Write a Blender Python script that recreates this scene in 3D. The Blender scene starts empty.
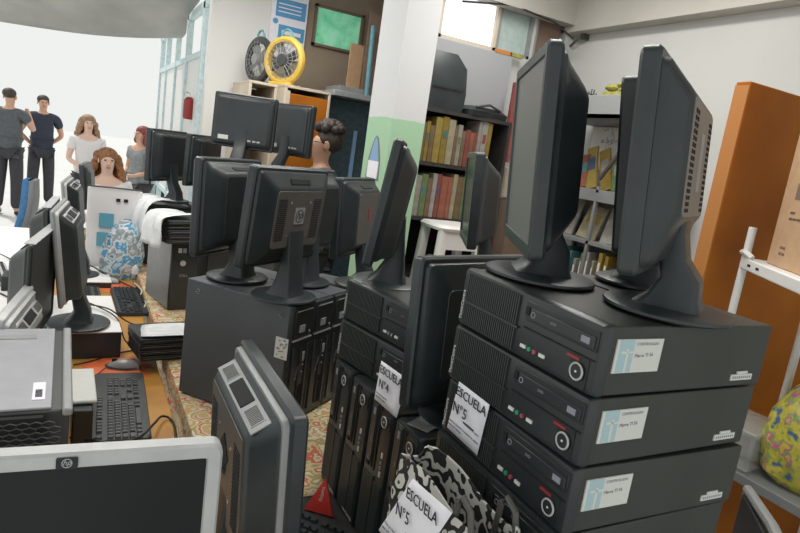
import bpy, bmesh, math, random
from mathutils import Matrix, Vector, Euler
random.seed(7)
D = math.radians
PI = math.pi
C = bpy.context.scene.collection

# ------------------------------------------------------------------ materials
def mat(name, col, rough=0.5, metal=0.0, var=0.0, scale=30.0, spec=0.5, col2=None, bump=0.0, bscale=200.0, emit=None, alpha=None, trans=0.0):
    m = bpy.data.materials.new(name); m.use_nodes = True
    nt = m.node_tree; b = nt.nodes['Principled BSDF']
    b.inputs['Base Color'].default_value = (*col, 1)
    b.inputs['Roughness'].default_value = rough
    b.inputs['Metallic'].default_value = metal
    b.inputs['Specular IOR Level'].default_value = spec
    if trans: b.inputs['Transmission Weight'].default_value = trans
    if alpha is not None: b.inputs['Alpha'].default_value = alpha
    if emit:
        b.inputs['Emission Color'].default_value = (*emit[0], 1); b.inputs['Emission Strength'].default_value = emit[1]
    if var or col2:
        tc = nt.nodes.new('ShaderNodeTexCoord'); n = nt.nodes.new('ShaderNodeTexNoise')
        n.inputs['Scale'].default_value = scale; n.inputs['Detail'].default_value = 5
        nt.links.new(tc.outputs['Object'], n.inputs['Vector'])
        r = nt.nodes.new('ShaderNodeValToRGB')
        r.color_ramp.elements[0].position = .35; r.color_ramp.elements[1].position = .65
        c2 = col2 or tuple(min(1, c*(1+var)+var*.02) for c in col)
        c1 = col if col2 else tuple(c*(1-var) for c in col)
        r.color_ramp.elements[0].color = (*c1, 1); r.color_ramp.elements[1].color = (*c2, 1)
        nt.links.new(n.outputs['Fac'], r.inputs['Fac']); nt.links.new(r.outputs['Color'], b.inputs['Base Color'])
    if bump:
        tc = nt.nodes.new('ShaderNodeTexCoord'); n = nt.nodes.new('ShaderNodeTexNoise')
        n.inputs['Scale'].default_value = bscale
        nt.links.new(tc.outputs['Object'], n.inputs['Vector'])
        bp = nt.nodes.new('ShaderNodeBump'); bp.inputs['Strength'].default_value = bump; bp.inputs['Distance'].default_value = .002
        nt.links.new(n.outputs['Fac'], bp.inputs['Height']); nt.links.new(bp.outputs['Normal'], b.inputs['Normal'])
    return m

def ramp_mat(name, colors, scale=8, rough=.6, kind='noise', bump=0.0):
    """patchy many coloured print"""
    m = bpy.data.materials.new(name); m.use_nodes = True
    nt = m.node_tree; b = nt.nodes['Principled BSDF']; b.inputs['Roughness'].default_value = rough
    tc = nt.nodes.new('ShaderNodeTexCoord')
    if kind == 'noise':
        n = nt.nodes.new('ShaderNodeTexNoise'); n.inputs['Detail'].default_value = 2; out = n.outputs['Fac']
        lo, hi = .3, .7
    else:
        n = nt.nodes.new('ShaderNodeTexVoronoi'); out = n.outputs['Color']; lo, hi = .05, .95
    n.inputs['Scale'].default_value = scale
    nt.links.new(tc.outputs['Object'], n.inputs['Vector'])
    r = nt.nodes.new('ShaderNodeValToRGB'); r.color_ramp.interpolation = 'CONSTANT'
    e = r.color_ramp.elements
    while len(e) < len(colors): e.new(.5)
    for i, c in enumerate(colors):
        e[i].position = lo+(hi-lo)*i/len(colors) if i else 0; e[i].color = (*c, 1)
    nt.links.new(out, r.inputs['Fac']); nt.links.new(r.outputs['Color'], b.inputs['Base Color'])
    if bump:
        n2 = nt.nodes.new('ShaderNodeTexNoise'); n2.inputs['Scale'].default_value = 25
        nt.links.new(tc.outputs['Object'], n2.inputs['Vector'])
        bp = nt.nodes.new('ShaderNodeBump'); bp.inputs['Strength'].default_value = bump; bp.inputs['Distance'].default_value = .02
        nt.links.new(n2.outputs['Fac'], bp.inputs['Height']); nt.links.new(bp.outputs['Normal'], b.inputs['Normal'])
    return m

M = dict(
 charcoal = mat('charcoal_plastic', (.024,.032,.035), .36, var=.12, scale=12, bump=.12, bscale=700),
 charcoal2= mat('dark_grey_plastic', (.048,.051,.050), .40, var=.1, scale=10, bump=.15, bscale=700),
 black    = mat('black_plastic', (.015,.019,.020), .42, var=.15, scale=15),
 soot     = mat('vent_black', (.006,.007,.008), .8),
 screen   = mat('dark_screen', (.010,.013,.014), .22, spec=.25),
 screen_refl = mat('reflection_grey_screen', (.15,.155,.155), .36),  # lighter base colour stands in for a bright reflection on dark glass
 silver   = mat('silver_plastic', (.48,.49,.49), .38, metal=.25, var=.05),
 silver_d = mat('dim_silver_plastic', (.30,.31,.31), .42, metal=.2, var=.05),
 taupe    = mat('warm_grey_plastic', (.19,.175,.155), .48, var=.06),
 greyback = mat('mid_grey_plastic', (.088,.083,.075), .45, var=.06),
 steel    = mat('blue_grey_steel', (.105,.117,.128), .5, metal=.15, var=.06, scale=6),
 caseblk  = mat('black_steel_case', (.030,.034,.029), .42, var=.12, scale=5, bump=.15, bscale=900),
 bezelblk = mat('black_bezel', (.022,.028,.030), .34, var=.1, scale=9),
 rib      = mat('black_rib', (.032,.040,.040), .4),
 chrome   = mat('chrome', (.7,.72,.72), .22, metal=.9),
 white_p  = mat('white_plastic', (.78,.78,.76), .4),
 paper    = mat('paper', (.86,.86,.92), .8, var=.02),
 paper_w  = mat('sticker_paper', (.66,.67,.63), .6, var=.02),
 cyan     = mat('pale_cyan_ink', (.40,.56,.60), .6),
 ink      = mat('black_ink', (.02,.02,.03), .7),
 inkgrey  = mat('grey_ink', (.25,.26,.3), .7),
 whiteink = mat('white_ink', (.7,.7,.7), .5),
 red      = mat('red_plastic', (.30,.03,.03), .4),
 green    = mat('green_plastic', (.03,.30,.18), .4),
 pink     = mat('pink_plastic', (.42,.07,.11), .4),
 lblue    = mat('blue_sticker', (.25,.42,.65), .5),
 wall     = mat('painted_wall', (.56,.56,.54), .85, var=.04, scale=1.5),
 wallgrey = mat('grey_painted_wall', (.50,.51,.50), .85, var=.04, scale=2),
 ceil     = mat('ceiling_paint', (.46,.44,.40), .9, var=.12, scale=1.2),
 floor    = mat('concrete_floor', (.63,.635,.62), .85, var=.03, scale=2),
 greyfloor= mat('grey_tile_floor', (.35,.35,.34), .6, var=.1, scale=3),
 wood     = mat('varnished_wood', (.42,.19,.035), .35, col2=(.60,.30,.06), scale=5),
 orange   = mat('orange_wood', (.30,.088,.008), .45, col2=(.44,.145,.014), scale=2.5, spec=.15),
 orange_e = mat('pale_orange_edge', (.50,.20,.05), .6),
 brown    = mat('brown_board', (.20,.135,.10), .7, var=.1, scale=3),
 hard     = mat('hardboard', (.30,.24,.18), .8, var=.1, scale=3),
 blackwood= mat('black_wood', (.030,.028,.026), .6, var=.15),
 whitet   = mat('white_melamine', (.80,.80,.78), .35, var=.03, scale=4),
 orangep  = mat('orange_paint', (.75,.16,.05), .5, var=.1, scale=9),
 tealm    = mat('teal_metal', (.12,.33,.38), .5, var=.1),
 bluem    = mat('blue_door_paint', (.60,.74,.77), .5, var=.1),
 greyt    = mat('grey_table_metal', (.21,.22,.22), .45, var=.1, scale=8),
 card     = mat('cardboard', (.52,.33,.19), .85, var=.05),
 yellow   = mat('yellow_plastic', (.62,.42,.07), .4),
 skin     = mat('skin', (.62,.36,.25), .55),
 skinp    = mat('pale_skin', (.75,.50,.40), .55),
 hairb    = mat('dark_hair', (.030,.022,.018), .6, col2=(.07,.05,.04), scale=40),
 hairc    = mat('curly_brown_hair', (.20,.085,.035), .6, col2=(.38,.17,.07), scale=40),
 hairr    = mat('reddish_hair', (.24,.045,.05), .6, var=.2),
 hairl    = mat('light_brown_hair', (.33,.20,.12), .6, var=.2),
 cl_grey  = mat('grey_cloth', (.10,.11,.12), .85, var=.1),
 cl_navy  = mat('navy_cloth', (.035,.042,.065), .85, var=.1),
 cl_dark  = mat('dark_trouser_cloth', (.045,.043,.05), .85, var=.1),
 cl_white = mat('white_cloth', (.78,.76,.76), .85),
 cl_uni   = mat('grey_uniform_cloth', (.25,.27,.28), .85, var=.15),
 plastic_w= mat('white_plastic_film', (.78,.79,.80), .25, var=.06, scale=20, bump=.9, bscale=40),
 tan      = mat('tan_paint', (.58,.5,.4), .6),
 greenleaf= mat('olive_leaf', (.30,.28,.06), .7, var=.2),
 basket   = mat('dark_wire', (.07,.07,.065), .6),
 glassw   = mat('bright_window_glass', (.8,.82,.82), .2, emit=((.93,.96,1.0), .9)),
 glassgr  = mat('green_window_glass', (.10,.55,.28), .4, col2=(.45,.85,.62), scale=9, emit=((.18,.62,.38), .30)),
 mint     = mat('pale_glass_board', (.42,.52,.50), .4, var=.06),
 signblue = mat('blue_sign', (.10,.33,.62), .5),
 blueseat = mat('blue_fabric', (.06,.20,.42), .8, var=.1),
 seatback = mat('grey_shell', (.22,.23,.24), .5),
 film     = mat('clear_plastic', (.62,.62,.58), .12, alpha=.38),
 rubber   = mat('cable_rubber', (.02,.02,.022), .5),
 keycap   = mat('sheen_grey_keycap', (.085,.09,.095), .28),  # grey tone paints in the reflective sheen of the key tops
 cream    = mat('cream_cable', (.6,.55,.42), .5),
)
M['floral'] = ramp_mat('floral_cloth', [(.50,.36,.16),(.62,.55,.42),(.55,.14,.07),(.60,.50,.28),(.40,.30,.12),(.66,.60,.46),(.56,.34,.12),(.60,.52,.36)], 13, .7)
M['flowerbag'] = ramp_mat('yellow_flower_bag', [(.12,.15,.40),(.30,.42,.10),(.60,.52,.08),(.62,.56,.12),(.66,.55,.06),(.28,.42,.14),(.60,.16,.30),(.62,.50,.08)], 24, .35, bump=.5)
M['zebra'] = ramp_mat('black_white_print', [(.02,.02,.02),(.60,.60,.55),(.02,.02,.02),(.66,.66,.6),(.03,.03,.03)], 20, .7)
M['bluebag'] = ramp_mat('blue_print_plastic', [(.45,.52,.56),(.10,.36,.62),(.62,.68,.70),(.30,.36,.40),(.55,.60,.62),(.08,.30,.5)], 14, .3, bump=.8)
M['poster'] = ramp_mat('scribbled_poster', [(.66,.66,.62),(.70,.70,.66),(.72,.72,.70),(.55,.5,.5),(.70,.70,.68)], 16, .7)

def pillar_mat():
    m = bpy.data.materials.new('two_band_paint'); m.use_nodes = True
    nt = m.node_tree; b = nt.nodes['Principled BSDF']; b.inputs['Roughness'].default_value = .7
    g = nt.nodes.new('ShaderNodeNewGeometry'); s = nt.nodes.new('ShaderNodeSeparateXYZ')
    n = nt.nodes.new('ShaderNodeTexNoise'); n.inputs['Scale'].default_value = 9
    a = nt.nodes.new('ShaderNodeMath'); a.operation = 'MULTIPLY_ADD'; a.inputs[1].default_value = .03
    c = nt.nodes.new('ShaderNodeMath'); c.operation = 'GREATER_THAN'; c.inputs[1].default_value = 1.865
    mx = nt.nodes.new('ShaderNodeMix'); mx.data_type = 'RGBA'
    mx.inputs[6].default_value = (.38,.60,.40,1); mx.inputs[7].default_value = (.66,.67,.68,1)
    nt.links.new(g.outputs['Position'], s.inputs[0]); nt.links.new(g.outputs['Position'], n.inputs['Vector'])
    nt.links.new(n.outputs['Fac'], a.inputs[0]); nt.links.new(s.outputs['Z'], a.inputs[2])
    nt.links.new(a.outputs[0], c.inputs[0]); nt.links.new(c.outputs[0], mx.inputs[0])
    nt.links.new(mx.outputs[2], b.inputs['Base Color'])
    return m
M['pillar'] = pillar_mat()

# ------------------------------------------------------------------ mesh helpers
class MB:
    def __init__(s): s.bm = bmesh.new()
    def box(s, c, d, rot=None, mtx=None):
        """box of size d centred at c"""
        r = bmesh.ops.create_cube(s.bm, size=1)
        m = Matrix.Translation(c) @ (rot.to_4x4() if rot else Matrix()) @ Matrix.Diagonal((*d, 1))
        if mtx: m = mtx @ m
        bmesh.ops.transform(s.bm, matrix=m, verts=r['verts']); return s
    def cyl(s, c, r, h, axis='Z', seg=24, r2=None, mtx=None):
        q = bmesh.ops.create_cone(s.bm, cap_ends=True, segments=seg, radius1=r, radius2=r if r2 is None else r2, depth=h)
        R = {'Z': Matrix(), 'Y': Matrix.Rotation(PI/2, 4, 'X'), 'X': Matrix.Rotation(PI/2, 4, 'Y')}[axis]
        m = Matrix.Translation(c) @ R
        if mtx: m = mtx @ m
        bmesh.ops.transform(s.bm, matrix=m, verts=q['verts']); return s
    def ball(s, c, r, sc=(1,1,1), u=16, v=10, mtx=None):
        q = bmesh.ops.create_uvsphere(s.bm, u_segments=u, v_segments=v, radius=r)
        m = Matrix.Translation(c) @ Matrix.Diagonal((*sc, 1))
        if mtx: m = mtx @ m
        bmesh.ops.transform(s.bm, matrix=m, verts=q['verts']); return s
    def loft(s, rings, cap0=True, cap1=True, mtx=None, closed=True):
        vs = [[s.bm.verts.new((mtx @ Vector(p)) if mtx else Vector(p)) for p in r] for r in rings]
        n = len(rings[0])
        for a, b in zip(vs, vs[1:]):
            for i in range(n if closed else n-1):
                j = (i+1) % n
                try: s.bm.faces.new((a[i], a[j], b[j], b[i]))
                except ValueError: pass
        if cap0: s.bm.faces.new(vs[0][::-1])
        if cap1: s.bm.faces.new(vs[-1])
        return s
    def torus(s, c, R, r, axis='Y', seg=28, n=8, sc=(1,1), mtx=None):
        rings = []
        for i in range(seg+1):
            a = 2*PI*i/seg; ring = []
            for k in range(n):
                b = 2*PI*k/n; rr = R+r*math.cos(b); h = r*math.sin(b)
                p = {'Y': (rr*math.cos(a)*sc[0], h, rr*math.sin(a)*sc[1]), 'Z': (rr*math.cos(a)*sc[0], rr*math.sin(a)*sc[1], h), 'X': (h, rr*math.cos(a)*sc[0], rr*math.sin(a)*sc[1])}[axis]
                ring.append(Vector(c)+Vector(p))
            rings.append(ring)
        return s.loft(rings, False, False, mtx)
    def tube(s, pts, r, n=8, mtx=None):
        pts = [Vector(p) for p in pts]; rings = []
        up = Vector((0,0,1))
        for i, p in enumerate(pts):
            t = (pts[min(i+1, len(pts)-1)]-pts[max(i-1, 0)]).normalized()
            a = t.cross(up) if abs(t.dot(up)) < .95 else t.cross(Vector((1,0,0)))
            a.normalize(); b = a.cross(t).normalized()
            rings.append([p+(a*math.cos(2*PI*k/n)+b*math.sin(2*PI*k/n))*r for k in range(n)])
        return s.loft(rings, mtx=mtx)
    def build(s, name, m, parent=None, bevel=0, seg=2, smooth=True, loc=None, rot=None, sub=0):
        bmesh.ops.recalc_face_normals(s.bm, faces=s.bm.faces)
        me = bpy.data.meshes.new(name); s.bm.to_mesh(me); s.bm.free()
        me.materials.append(m)
        o = bpy.data.objects.new(name, me); C.objects.link(o)
        if smooth:
            for p in me.polygons: p.use_smooth = True
            try: me.set_sharp_from_angle(angle=D(35))
            except Exception: pass
        if bevel:
            b = o.modifiers.new('bevel', 'BEVEL'); b.width = bevel; b.segments = seg; b.limit_method = 'ANGLE'; b.angle_limit = D(40)
        if sub:
            b = o.modifiers.new('sub', 'SUBSURF'); b.levels = sub; b.render_levels = sub
        if parent: o.parent = parent
        if loc: o.location = loc
        if rot: o.rotation_euler = rot
        return o

def tag(o, label, cat, group=None, kind=None):
    if label: o['label'] = label
    if cat: o['category'] = cat
    if group: o['group'] = group
    if kind: o['kind'] = kind
    return o
def thing(name, label, cat, loc=(0,0,0), rot=0, group=None):
    o = bpy.data.objects.new(name, None); C.objects.link(o)
    o.empty_display_size = .05
    o.location = loc; o.rotation_euler = rot if isinstance(rot, tuple) else (0, 0, rot)
    return tag(o, label, cat, group)
def struct(name, mb, m, label=None, bevel=0):
    o = mb.build(name, m, smooth=False, bevel=bevel); o['kind'] = 'structure'
    if label: o['label'] = label
    o['category'] = name.split('_')[0]
    return o
def children(o): return [c for c in bpy.data.objects if c.parent == o]
def copy_tree(o, parent=None):
    c = o.copy(); C.objects.link(c); c.parent = parent
    for ch in children(o): copy_tree(ch, c)
    return c
def dup(o, label, loc, rot=0, group=None):
    c = copy_tree(o); c.location = loc; c.rotation_euler = rot if isinstance(rot, tuple) else (0, 0, rot)
    c['label'] = label
    if group: c['group'] = group
    return c
def text(body, size, m, parent, mtx, name='lettering', ext=.0006, align='LEFT', shear=0, spacing=1.0, scx=1.0):
    cu = bpy.data.curves.new(name, 'FONT'); cu.body = body; cu.size = size; cu.extrude = ext; cu.align_x = align; cu.align_y = 'CENTER'
    cu.shear = shear; cu.space_character = spacing; cu.resolution_u = 2
    tmp = bpy.data.objects.new(name, cu); C.objects.link(tmp)
    dg = bpy.context.evaluated_depsgraph_get(); dg.update()
    me = bpy.data.meshes.new_from_object(tmp.evaluated_get(dg))
    bpy.data.objects.remove(tmp); bpy.data.curves.remove(cu)
    me.name = name; me.materials.clear(); me.materials.append(m)
    o = bpy.data.objects.new(name, me); C.objects.link(o)
    me.transform(mtx @ Matrix.Diagonal((scx, 1, 1, 1)))
    if parent: o.parent = parent
    return o
def rrect(w, h, r, y, n=3, cz=0, cx=0):
    """rounded rectangle in the xz plane"""
    out = []
    for (sx, sz, a0) in ((1,1,0), (-1,1,90), (-1,-1,180), (1,-1,270)):
        for k in range(n+1):
            a = D(a0+90*k/n)
            out.append((cx+sx*(w/2-r)+r*math.cos(a), y, cz+sz*(h/2-r)+r*math.sin(a)))
    return out
def rrect_h(w, d, r, z, n=3, cx=0, cy=0):
    return [(x, -zz+cy, z) for (x, _, zz) in rrect(w, d, r, 0, n, 0, cx)][::-1]
# matrix that puts text (drawn in xy, facing +z) on a plane facing -Y / +Y / +X local
def face_mtx(loc, facing='-Y', spin=0):
    base = {'-Y': Matrix.Rotation(PI/2, 4, 'X'), '+Y': Matrix.Rotation(PI, 4, 'Z') @ Matrix.Rotation(PI/2, 4, 'X'),
            '+X': Matrix.Rotation(PI/2, 4, 'Z') @ Matrix.Rotation(PI/2, 4, 'X'), '-X': Matrix.Rotation(-PI/2, 4, 'Z') @ Matrix.Rotation(PI/2, 4, 'X'), '+Z': Matrix()}[facing]
    return Matrix.Translation(loc) @ base @ Matrix.Rotation(spin, 4, 'Z')

# ------------------------------------------------------------------ the setting
struct('floor', MB().box((6, 15, -.05), (60, 60, .1)), M['floor'], 'pale concrete floor running out into the yard')
struct('floor_tiles', MB().box((.9, 2.4, .004), (3.9, 5.6, .008)), M['greyfloor'], 'grey tiled floor inside the storeroom')
w = MB(); w.box((2.97, 2.0, 1.45), (.12, 6.8, 2.9)); struct('wall_right', w, M['wall'], 'pale painted wall on the right')
w = MB()
w.box((1.80, 3.41, 1.45), (.12, .12, 2.9)); w.box((2.345, 3.41, 1.195), (1.01, .12, 2.39)); w.box((2.345, 3.41, 2.80), (1.01, .12, .16)); w.box((2.87, 3.41, 1.45), (.1, .12, 2.9)); w.box((2.56, 3.41, 2.555), (.02, .12, .33))
struct('wall_back', w, M['wallgrey'], 'grey wall behind the book shelf')
struct('wall_side', MB().box((2.80, 4.3, 1.6), (.12, 1.7, 3.2)), M['wallgrey'])
w = MB()
w.box((1.12, 5.27, 1.6), (.50, .12, 3.2)); struct('wall_far', w, mat('white_painted_wall', (.74,.74,.72), .8), 'light grey wall beside the gate opening')
w = MB()
w.box((1.53, 5.27, 1.6), (.32, .12, 3.2)); w.box((1.91, 5.27, 1.23), (.44, .12, 2.46)); w.box((1.91, 5.27, 3.0), (.44, .12, .42)); w.box((2.47, 5.27, 1.6), (.68, .12, 3.2))
struct('wall_boarded', w, M['hard'], 'brown boarded wall around the green window')
struct('ceiling', MB().box((1.0, 2.3, 3.02), (4.2, 6.1, .1)), M['ceil'], 'stained off-white ceiling')
struct('trim_1', MB().box((2.86, 1.6, 2.72), (.12, 5.6, .22)), M['ceil'], 'concrete beam along the right wall')
struct('trim_2', MB().box((2.2, 3.31, 2.75), (1.2, .10, .20)), M['ceil'], 'concrete beam above the back windows')
struct('wall_pillar', MB().box((1.487, 2.998, 1.5), (.19, .295, 3.0)), M['pillar'], 'square pillar painted white above and green below')
# back window
def window(name, x0, x1, z0, z1, y, glass, frame, label, fw=.02):
    o = thing(name, None, None, ((x0+x1)/2, y, (z0+z1)/2)); o['kind'] = 'structure'; o['label'] = label; o['category'] = 'window'
    W_, H_ = x1-x0, z1-z0
    f = MB(); f.box((0,0,H_/2-fw/2), (W_,.05,fw)); f.box((0,0,-H_/2+fw/2), (W_,.05,fw)); f.box((-W_/2+fw/2,0,0), (fw,.05,H_)); f.box((W_/2-fw/2,0,0), (fw,.05,H_))
    f.build('window_frame', frame, o, smooth=False)
    MB().box((0,.005,0), (W_-fw,.006,H_-fw)).build('pane', glass, o, smooth=False)
    return o
window('window_1', 1.86, 2.28, 2.39, 2.70, 3.38, M['glassw'], M['tan'], 'bright white window pane high on the back wall')
window('window_2', 2.28, 2.55, 2.39, 2.72, 3.38, M['mint'], M['silver_d'], 'pale grey-green window pane next to the bright one')
window('window_3', 2.57, 2.82, 2.39, 2.72, 3.38, M['brown'], M['silver_d'], 'dark brown covered window nearest the corner')
window('window_4', 1.69, 2.13, 2.46, 2.79, 5.20, M['glassgr'], M['brown'], 'green glowing window pane in the boarded wall')
# pipe and cable at the corner
tag(MB().tube([(1.95,3.28,2.60),(2.3,3.27,2.66),(2.62,3.25,2.63),(2.76,3.2,2.55)], .006).build('wall_cable', M['rubber']), 'loose cable running under the beam to the corner', 'cable')
t = thing('cable_bracket', 'small dark metal bracket with cable stub in the upper wall corner', 'bracket', (2.885, 3.24, 2.60))
MB().box((0,0,0), (.05,.03,.05)).tube([(0,0,0),(-.03,.04,-.03),(-.02,.1,-.06)], .008).build('bracket_body', M['basket'], t)
# gate side panels, outside left
t = thing('door_1', None, None, (.87, 5.3, 0)); t['kind'] = 'structure'; t['label'] = 'pale blue metal gate frame at the opening'; t['category'] = 'door'
f = MB()
for y, w_ in ((.12,.08), (.95,.06), (1.7,.05), (2.5,.05), (3.1,.05)): f.box((0,y,1.33), (.05,w_,2.62))
f.box((0,1.6,2.24), (.04,3.0,.05)); f.box((0,1.6,2.62), (.05,3.1,.06)); f.box((0,1.6,.9), (.04,3.0,.05))
f.build('gate_frame', M['bluem'], t, smooth=False)
for (y0, y1) in ((.16,.92), (.98,1.68), (1.73,2.48), (2.53,3.08)):
    MB().box((.0,(y0+y1)/2,1.57), (.01,y1-y0,1.3)).build('pane', M['white_p'], t, smooth=False)
# awning over the opening
a = MB(); rows = []
for i in range(25):
    u = i/24; x = -3.6+u*4.45; y = 7.3-1.7*u; lift = .36*(1-u)**1.4
    ring = []
    for k in range(13):
        v = k/12
        sag = .20*math.sin(PI*u)*(.3+.7*v)
        ring.append((x+.02*math.sin(9*v), y+v*1.1, 2.86-.50*v*(1-.45*u)-sag-.10*u+lift+.015*math.sin(13*u+6*v)))
    rows.append(ring)
a.loft(rows, False, False, closed=False)
o = a.build('awning', mat('grey_canvas', (.42,.42,.40), .9, var=.15, scale=2)); o.modifiers.new('s','SOLIDIFY').thickness = .012
tag(o, 'sagging grey canvas awning above the bright open gateway', 'awning')

# ------------------------------------------------------------------ monitors
def make_monitor(label, loc, yaw, tilt=0, h=.27, W=.37, H=.31, o=.07, frame='charcoal', back='charcoal', cover=None, stand='charcoal', depth=.07, plate=(.62,.62), pz=0,
                 logo=None, slot=True, vents='side', base_r=.115, group=None, t=.032, scr='screen', bez=.019, rim=None, badge=None, neckw=.075, marks=0, name='monitor', ports=False, foot=True, topsheen=None):
    T = thing(name, label, 'monitor', loc, yaw, group)
    PM = Matrix.Translation((0,-o,h)) @ Matrix.Rotation(-D(tilt), 4, 'X')
    mb = MB()
    r = .012
    mb.loft([rrect(W-.008,H-.008,r,t/2), rrect(W,H,r,t/2-.005), rrect(W,H,r,-t/2+.004), rrect(W-.006,H-.006,r,-t/2), rrect(W-2*bez,H-2*bez-.004,.003,-t/2,cz=.002), rrect(W-2*bez-.004,H-2*bez-.008,.003,-t/2+.004,cz=.002)], True, False, PM)
    fr = mb.build('bezel', M[frame], T)
    MB().box((0,-t/2+.0045,.002), (W-2*bez-.003,.002,H-2*bez-.006), mtx=PM).build('screen', M[scr], T, smooth=False)
    if topsheen: MB().box((0,.004,H/2+.0005), (W-.03,t+.016,.003), mtx=PM).build('top_sheen', M[topsheen], T, bevel=.001)  # silver strip paints the sky's sheen onto the dark top edge
    # back cover
    pw, ph = W*plate[0], H*plate[1]
    y0 = t/2
    mb = MB(); mb.loft([rrect(W-.022,H-.022,.014,y0-.002), rrect(W-.028,H-.028,.016,y0+.008), rrect(W-.05,H-.045,.02,y0+.016,cz=-.003),
                        rrect(pw+.022,ph+.022,.022,y0+depth-.008,cz=pz), rrect(pw,ph,.016,y0+depth,cz=pz)], False, True, PM)
    bk = mb.build('back_cover', M[cover or back], T)
    if cover or plate:
        MB().loft([rrect(pw-.006,ph-.006,.012,y0+depth-.001,cz=pz), rrect(pw-.008,ph-.008,.012,y0+depth+.0015,cz=pz)], False, True, PM).build('rear_panel', M[back], T)
    yp = y0+depth+.0015
    if vents == 'side':
        for sx in (-1, 1):
            v = MB()
            for k in range(22): v.box((sx*pw*.36, yp, pz+ph*(-.34+.68*k/21)), (pw*.17, .002, ph*.014), mtx=PM)
            v.build('vent', M['soot'], T, smooth=False)
    elif vents == 'slots':
        for sx in (-1, 1):
            v = MB()
            for q in (-1, 1):
                for k in range(16): v.box((sx*pw*.36+q*.011, yp, pz+ph*(-.42+.80*k/15)), (.012, .002, .0055), mtx=PM)
            v.build('vent', M['soot'], T, smooth=False)
    # top slope: from (H-.045)/2 at y0+.016 to ph/2+pz at y0+depth
    za, ya, zb, yb = (H-.045)/2-.003, y0+.016, (ph+.022)/2+pz, y0+depth-.008
    ang = math.atan2(za-zb, yb-ya)
    def slope(x, u, sx, su, off=.0005, th=.003):
        c = Vector((x, ya+(yb-ya)*u, za+(zb-za)*u))+Vector((0, math.sin(ang), math.cos(ang)))*off
        return PM @ Matrix.Translation(c) @ Matrix.Rotation(-ang, 4, 'X') @ Matrix.Diagonal((sx, su, th, 1))
    L = math.hypot(yb-ya, za-zb)
    if slot:
        q = MB(); rr = bmesh.ops.create_cube(q.bm, size=1); bmesh.ops.transform(q.bm, matrix=slope(0,.52,.10,L*.72,.0012), verts=rr['verts']); q.build('handle_slot', M['soot'], T, bevel=.002)
    if rim:
        q = MB(); rr = bmesh.ops.create_cube(q.bm, size=1); bmesh.ops.transform(q.bm, matrix=slope(0,.52,pw*1.04,L*.98,-.0004,.003), verts=rr['verts']); q.build('top_panel', M[rim], T, bevel=.002)
        for sx in (-1, 1):
            q = MB(); rr = bmesh.ops.create_cube(q.bm, size=1); bmesh.ops.transform(q.bm, matrix=slope(sx*.095,.52,.060,L*.7,.0006), verts=rr['verts'])
            q.build('vent_panel', M[rim], T, smooth=False)
            v = MB()
            for k in range(11):
                rr = bmesh.ops.create_cube(v.bm, size=1); bmesh.ops.transform(v.bm, matrix=slope(sx*.095+(k-5)*.0050,.52,.0016,L*.60,.0014), verts=rr['verts'])
            v.build('vent', M['greyback'], T, smooth=False)
        MB().loft([rrect(W-.018,H-.018,.014,y0-.002), rrect(W-.022,H-.022,.016,y0+.010)], False, True, PM).build('rim', M[rim], T)
    if logo == 'square':
        MB().loft([rrect(.050,.050,.003,yp-.001,cz=pz+.01), rrect(.050,.050,.003,yp+.002,cz=pz+.01)], False, True, PM).build('logo_plate', M['silver_d'], T)
        text('hp', .032, M['ink'], T, PM @ face_mtx((.0,yp+.0022,pz+.013), '+Y'), 'logo', align='CENTER', shear=.3)
        MB().torus((0,yp+.002,pz+.01), .019, .0011, 'Y', mtx=PM).build('logo_ring', M['ink'], T)
    elif logo == 'round':
        MB().torus((0,yp+.001,pz+.01), .016, .0016, 'Y', mtx=PM).build('logo_ring', M['soot'], T)
        text('hp', .024, M['soot'], T, PM @ face_mtx((.0,yp+.001,pz+.013), '+Y'), 'logo', align='CENTER', shear=.3)
    elif logo == 'red':
        MB().box((0,yp+.001,pz+.012), (.018,.003,.05), mtx=PM).build('logo', mat('dull_red', (.28,.06,.05), .5), T)
    elif logo == 'label':
        MB().box((0,yp+.0005,pz), (.038,.002,.085), mtx=PM).build('rating_label', M['silver_d'], T)
    elif logo == 'diamond':
        MB().box((0,yp+.001,pz+.02), (.05,.002,.05), rot=Matrix.Rotation(PI/4, 3, 'Y'), mtx=PM).build('mount_recess', M['soot'], T)
        MB().torus((0,yp+.0015,pz-.005), .017, .0016, 'Y', mtx=PM).build('logo_ring', M['black'], T)
    if marks:
        for sx in (-1, 1):
            for sz in (-1, 1): MB().cyl((sx*.05,yp,pz+sz*.05), .004, .002, 'Y', 10, mtx=PM).build('screw', M['chrome'], T)
    if ports:
        MB().box((W*.28,yp,-H*.33), (.06,.003,.024), mtx=PM).build('rating_label', M['paper_w'], T)
        for k, x in enumerate((.02,-.005,-.05,-.08,-.105)): MB().box((x,yp,-H*.345), (.018 if k else .012,.004,.009), mtx=PM).build('port', M['silver'], T)
    if badge == 'hp':
        MB().loft([rrect(.022,.013,.002,-t/2-.0001,cz=H/2-.0105), rrect(.022,.013,.002,-t/2-.002,cz=H/2-.0105)], False, True, PM).build('badge', M['ink'], T)
        MB().torus((0,-t/2-.002,H/2-.0105), .0050, .0005, 'Y', mtx=PM).build('badge_ring', M['silver'], T)
        text('hp', .0085, M['silver'], T, PM @ face_mtx((0,-t/2-.0022,H/2-.0096), '-Y'), 'badge_letters', align='CENTER', shear=.3)
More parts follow.
